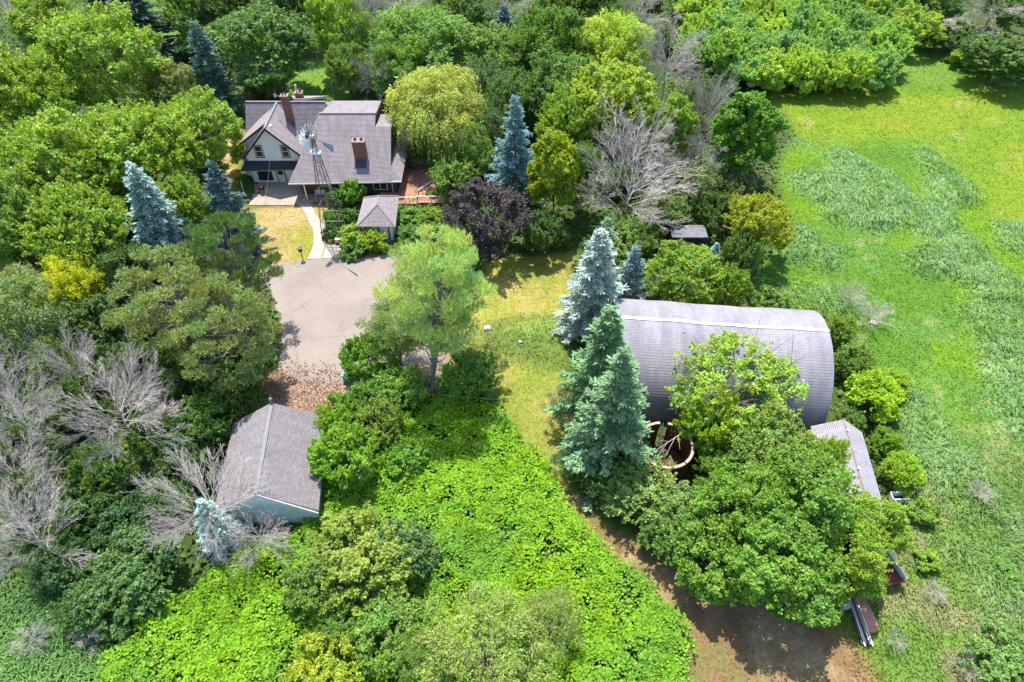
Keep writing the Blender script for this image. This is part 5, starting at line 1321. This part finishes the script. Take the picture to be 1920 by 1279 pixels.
# ---- top right
T('broad', 1880, 110, 140, 7, DEEP, 'dark green tree at the upper right corner above the field')
T('shrub', 1905, 125, 110, 5, (0.098, 0.238, 0.056), 'green shrub at the right edge, top of the field')
T('shrub', 1815, 108, 62, 3, (0.266, 0.392, 0.028), 'small lime shrub with a dark shadow at the top of the field')
T('shrub', 1800, 75, 100, 4.5, DEEP, 'dark shrub between the lime thicket and the upper right trees')
T('dead', 1760, 45, 150, 5, None, 'grey fallen-looking dead tree at the upper right', group=DG)
T('dead', 1860, 25, 170, 7, None, 'brown bare tree at the top right corner', group=DG)
T('dead', 1840, 95, 90, 4, None, 'small bare branches between the upper right shrubs', group=DG)
T('broad', 1750, 0, 130, 8, GRN, 'green tree at the top edge right of the lime thicket')
T('broad', 1900, 20, 120, 8, (0.14, 0.28, 0.042), 'green tree behind the bare tree at the top right corner')
for (px_, py_) in ((1740, 140), (1763, 146)):
    pass

# dense lime thicket at the top of the field: the front row is told apart, the back rows are not
ORD = ['first', 'second', 'third', 'fourth', 'fifth', 'sixth', 'seventh', 'eighth', 'ninth']
LC = [(.31, .52, .08), (.29, .51, .12), (.36, .53, .06), (.25, .46, .12)]
for b2 in range(5):
    q_ = 0
    for a in range(9):
        px_ = 1300+a*50+random.uniform(-14, 14)+(b2 % 2)*22; py_ = -12+b2*38+random.uniform(-8, 8)
        if px_ > 1712 or (px_ < 1345 and py_ > 110) or (b2 == 4 and (px_ < 1370 or px_ > 1690)): continue
        if b2 == 4:
            lb = 'lime bushy tree, %s from the left in the front row of the thicket' % ORD[q_]; q_ += 1
        else: lb = 'lime green bushy tree in the back rows of the thicket above the field'
        T('shrub', px_, py_, random.uniform(76, 104), random.uniform(5, 7), random.choice(LC), lb, group='lime thicket at the top of the field')
# undergrowth shrubs under the wood, wherever no open ground shows
k_ = 0
while k_ < 100:
    px_ = random.uniform(-60, 1500); py_ = random.uniform(-60, 1000)
    x, y = G(px_, py_)
    a_ = np.array([x]); b2 = np.array([y])
    if max(float(samp(n_, a_, b2)[0]) for n_ in ('field', 'mown', 'lawn', 'drive', 'build', 'lime', 'mound', 'backyard', 'dirt', 'garden', 'swgrass')) > .02: continue
    if (1040 < px_ < 1560 and 560 < py_ < 900) or (400 < px_ < 1060 and 380 < py_ < 780) or (410 < px_ < 880 and 175 < py_ < 400) or (390 < px_ < 650 and py_ > 740): continue
    if 1230 < px_ < 1340 and 430 < py_ < 490: continue
    k_ += 1
    plant('shrub', x, y, random.uniform(3.5, 6), random.uniform(2, 4.2), random.choice([DEEP, (.11, .21, .04), (.13, .25, .04), (.15, .25, .07)]),
          'low dark green shrub in the undergrowth beneath the taller trees', group='undergrowth shrubs', name='shrub')

# ---- ground covers
def cover(name, n, box, mask, colf, zf, L, W, m=M_blade, upn=1.2, dens=None):
    x = rng.uniform(box[0], box[1], n); y = rng.uniform(box[2], box[3], n)
    k = rng.random(n) < mask(x, y)
    if dens: k &= rng.random(n) < dens(x, y)
    x, y = x[k], y[k]; n = len(x); z = ground_h(x, y)+zf(x, y)
    N = nrm(rng.normal(0, .45, (n, 3))+np.array([0, 0, upn])); D = np.cross(N, rdir(n)); s_ = rng.uniform(.65, 1.3, n)
    V, F = leaf_quads(np.stack([x, y, z], 1), D, N, L*s_, W*s_, .12)
    c = colf(x, y)*(1+rng.normal(0, .16, (n, 1)))*np.stack([1+rng.normal(0, .1, n), np.ones(n), np.ones(n)], 1)
    o = link(name, np_mesh(name, V, F, np.repeat(np.clip(c, .005, 1), 4, 0), 'Col', m)); o['kind'] = 'stuff'; return o
def lime_z(x, y):
    h = .25+1.0*fbm(x, y, 3.2, 41)+.55*vnoise(x, y, .8, 44)
    return h*np.where(rng.random(len(x)) < .72, 1, rng.random(len(x)))
def lime_c(x, y):
    c = np.tile(np.array([.225, .43, .025]), (len(x), 1)); c = lerp(c, (.16, .34, .035), np.clip((fbm(x, y, 6, 51)-.42)*5, 0, 1)); return lerp(c, (.22, .38, .01), np.clip((fbm(x, y, 2.5, 52)-.5)*5, 0, 1)*.6)
cover('lime_weeds', 520000, (-42, 20, 9, 42), lambda x, y: samp('lime', x, y), lime_c, lime_z, .24, .20, upn=.9, dens=lambda x, y: (.3+.7*np.clip((vnoise(x, y, .9, 46)-.25)*3, 0, 1))*(1-.6*np.clip((fbm(x, y, 2.2, 47)-.62)*14, 0, 1)))
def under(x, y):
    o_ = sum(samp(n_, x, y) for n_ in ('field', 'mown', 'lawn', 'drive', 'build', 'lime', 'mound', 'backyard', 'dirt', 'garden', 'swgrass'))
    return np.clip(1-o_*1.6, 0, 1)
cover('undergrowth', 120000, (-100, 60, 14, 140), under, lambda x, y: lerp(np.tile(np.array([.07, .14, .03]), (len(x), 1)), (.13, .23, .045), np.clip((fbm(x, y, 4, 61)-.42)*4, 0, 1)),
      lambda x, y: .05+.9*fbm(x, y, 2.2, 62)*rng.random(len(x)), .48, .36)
cover('garden_leaves', 5000, (-15, -6, 58, 72), lambda x, y: samp('garden', x, y), lambda x, y: lerp(np.tile(np.array([.12, .26, .03]), (len(x), 1)), (.2, .28, .03), (rng.random(len(x)) < .3)*1.0), lambda x, y: .1+.7*rng.random(len(x)), .35, .26)
def leaf_litter(x, y): return np.clip(samp('dirt', x, y), 0, 1)
cover('leaf_litter', 9000, (-26, -10, 33, 46), leaf_litter, lambda x, y: np.tile(np.array([.30, .17, .11]), (len(x), 1)), lambda x, y: .05+.06*rng.random(len(x)), .16, .12)

def grass(name, n, box, mask, hgt, colmul=1.0, wid=.07, lean=.5, hfun=None, flow=3.5):
    x = rng.uniform(box[0], box[1], n); y = rng.uniform(box[2], box[3], n)
    k = rng.random(n) < mask(x, y)*np.clip(55/np.maximum(np.hypot(x, y), 30), .3, 1); x, y = x[k], y[k]; n = len(x)
    z = ground_h(x, y)-.03; a = fbm(x, y, flow, 71, 3)*2.6*PI+rng.normal(0, 1.1, n); h = hgt*rng.uniform(.6, 1.3, n)
    if hfun is not None: h = h*hfun(x, y)
    ln = lean*rng.uniform(.5, 1.4, n)*(1 if hfun is None else 1)
    dx = np.cos(a); dy = np.sin(a); b = np.stack([x, y, z], 1); sd = np.stack([-dy, dx, 0*x], 1)*(wid*rng.uniform(.7, 1.4, n))[:, None]
    d1 = np.stack([dx*ln*.4, dy*ln*.4, np.full(n, .8)], 1)*h[:, None]; d2 = np.stack([dx*ln*1.3, dy*ln*1.3, 1.0-.25*ln], 1)*h[:, None]
    V = np.stack([b-sd, b+sd, b+d1+sd*.8, b+d1-sd*.8, b+d2], 1).reshape(-1, 3); i5 = (np.arange(n)*5)[:, None]
    F = np.concatenate([i5+np.array([[0, 1, 2]]), i5+np.array([[0, 2, 3]]), i5+np.array([[3, 2, 4]])], 0)
    c = ground_color(x, y)*colmul*(1+rng.normal(0, .17, (n, 1)))*np.stack([1+rng.normal(0, .09, n), np.ones(n), np.ones(n)], 1)
    o = link(name, np_mesh(name, V, F, np.repeat(np.clip(c, .005, 1), 5, 0), 'Col', M_blade)); o['kind'] = 'stuff'; return o
grass('field_grass', 400000, (12, 100, 10, 118), lambda x, y: samp('field', x, y), .2, 1.2, .036, .9, lambda x, y: .4+1.7*samp('mat', x, y)+.6*samp('olive', x, y)+.5*fbm(x, y, 1.3, 77))
grass('left_grass', 60000, (-60, -18, 10, 36), lambda x, y: samp('swgrass', x, y), .45, 1.2, .05, 1.0)
grass('yard_grass', 150000, (-80, 30, 36, 135), lambda x, y: np.clip(samp('backyard', x, y)+samp('mound', x, y), 0, 1), .26, 1.15, .035, .9)
grass('mown_grass', 130000, (-40, 30, 10, 90), lambda x, y: np.clip(samp('mown', x, y)+samp('lawn', x, y)*(1-samp('build', x, y)), 0, 1)*(1-np.clip(samp('drive', x, y), 0, 1)), .10, 1.15, .035, 1.0)
def on_walk(o): pass
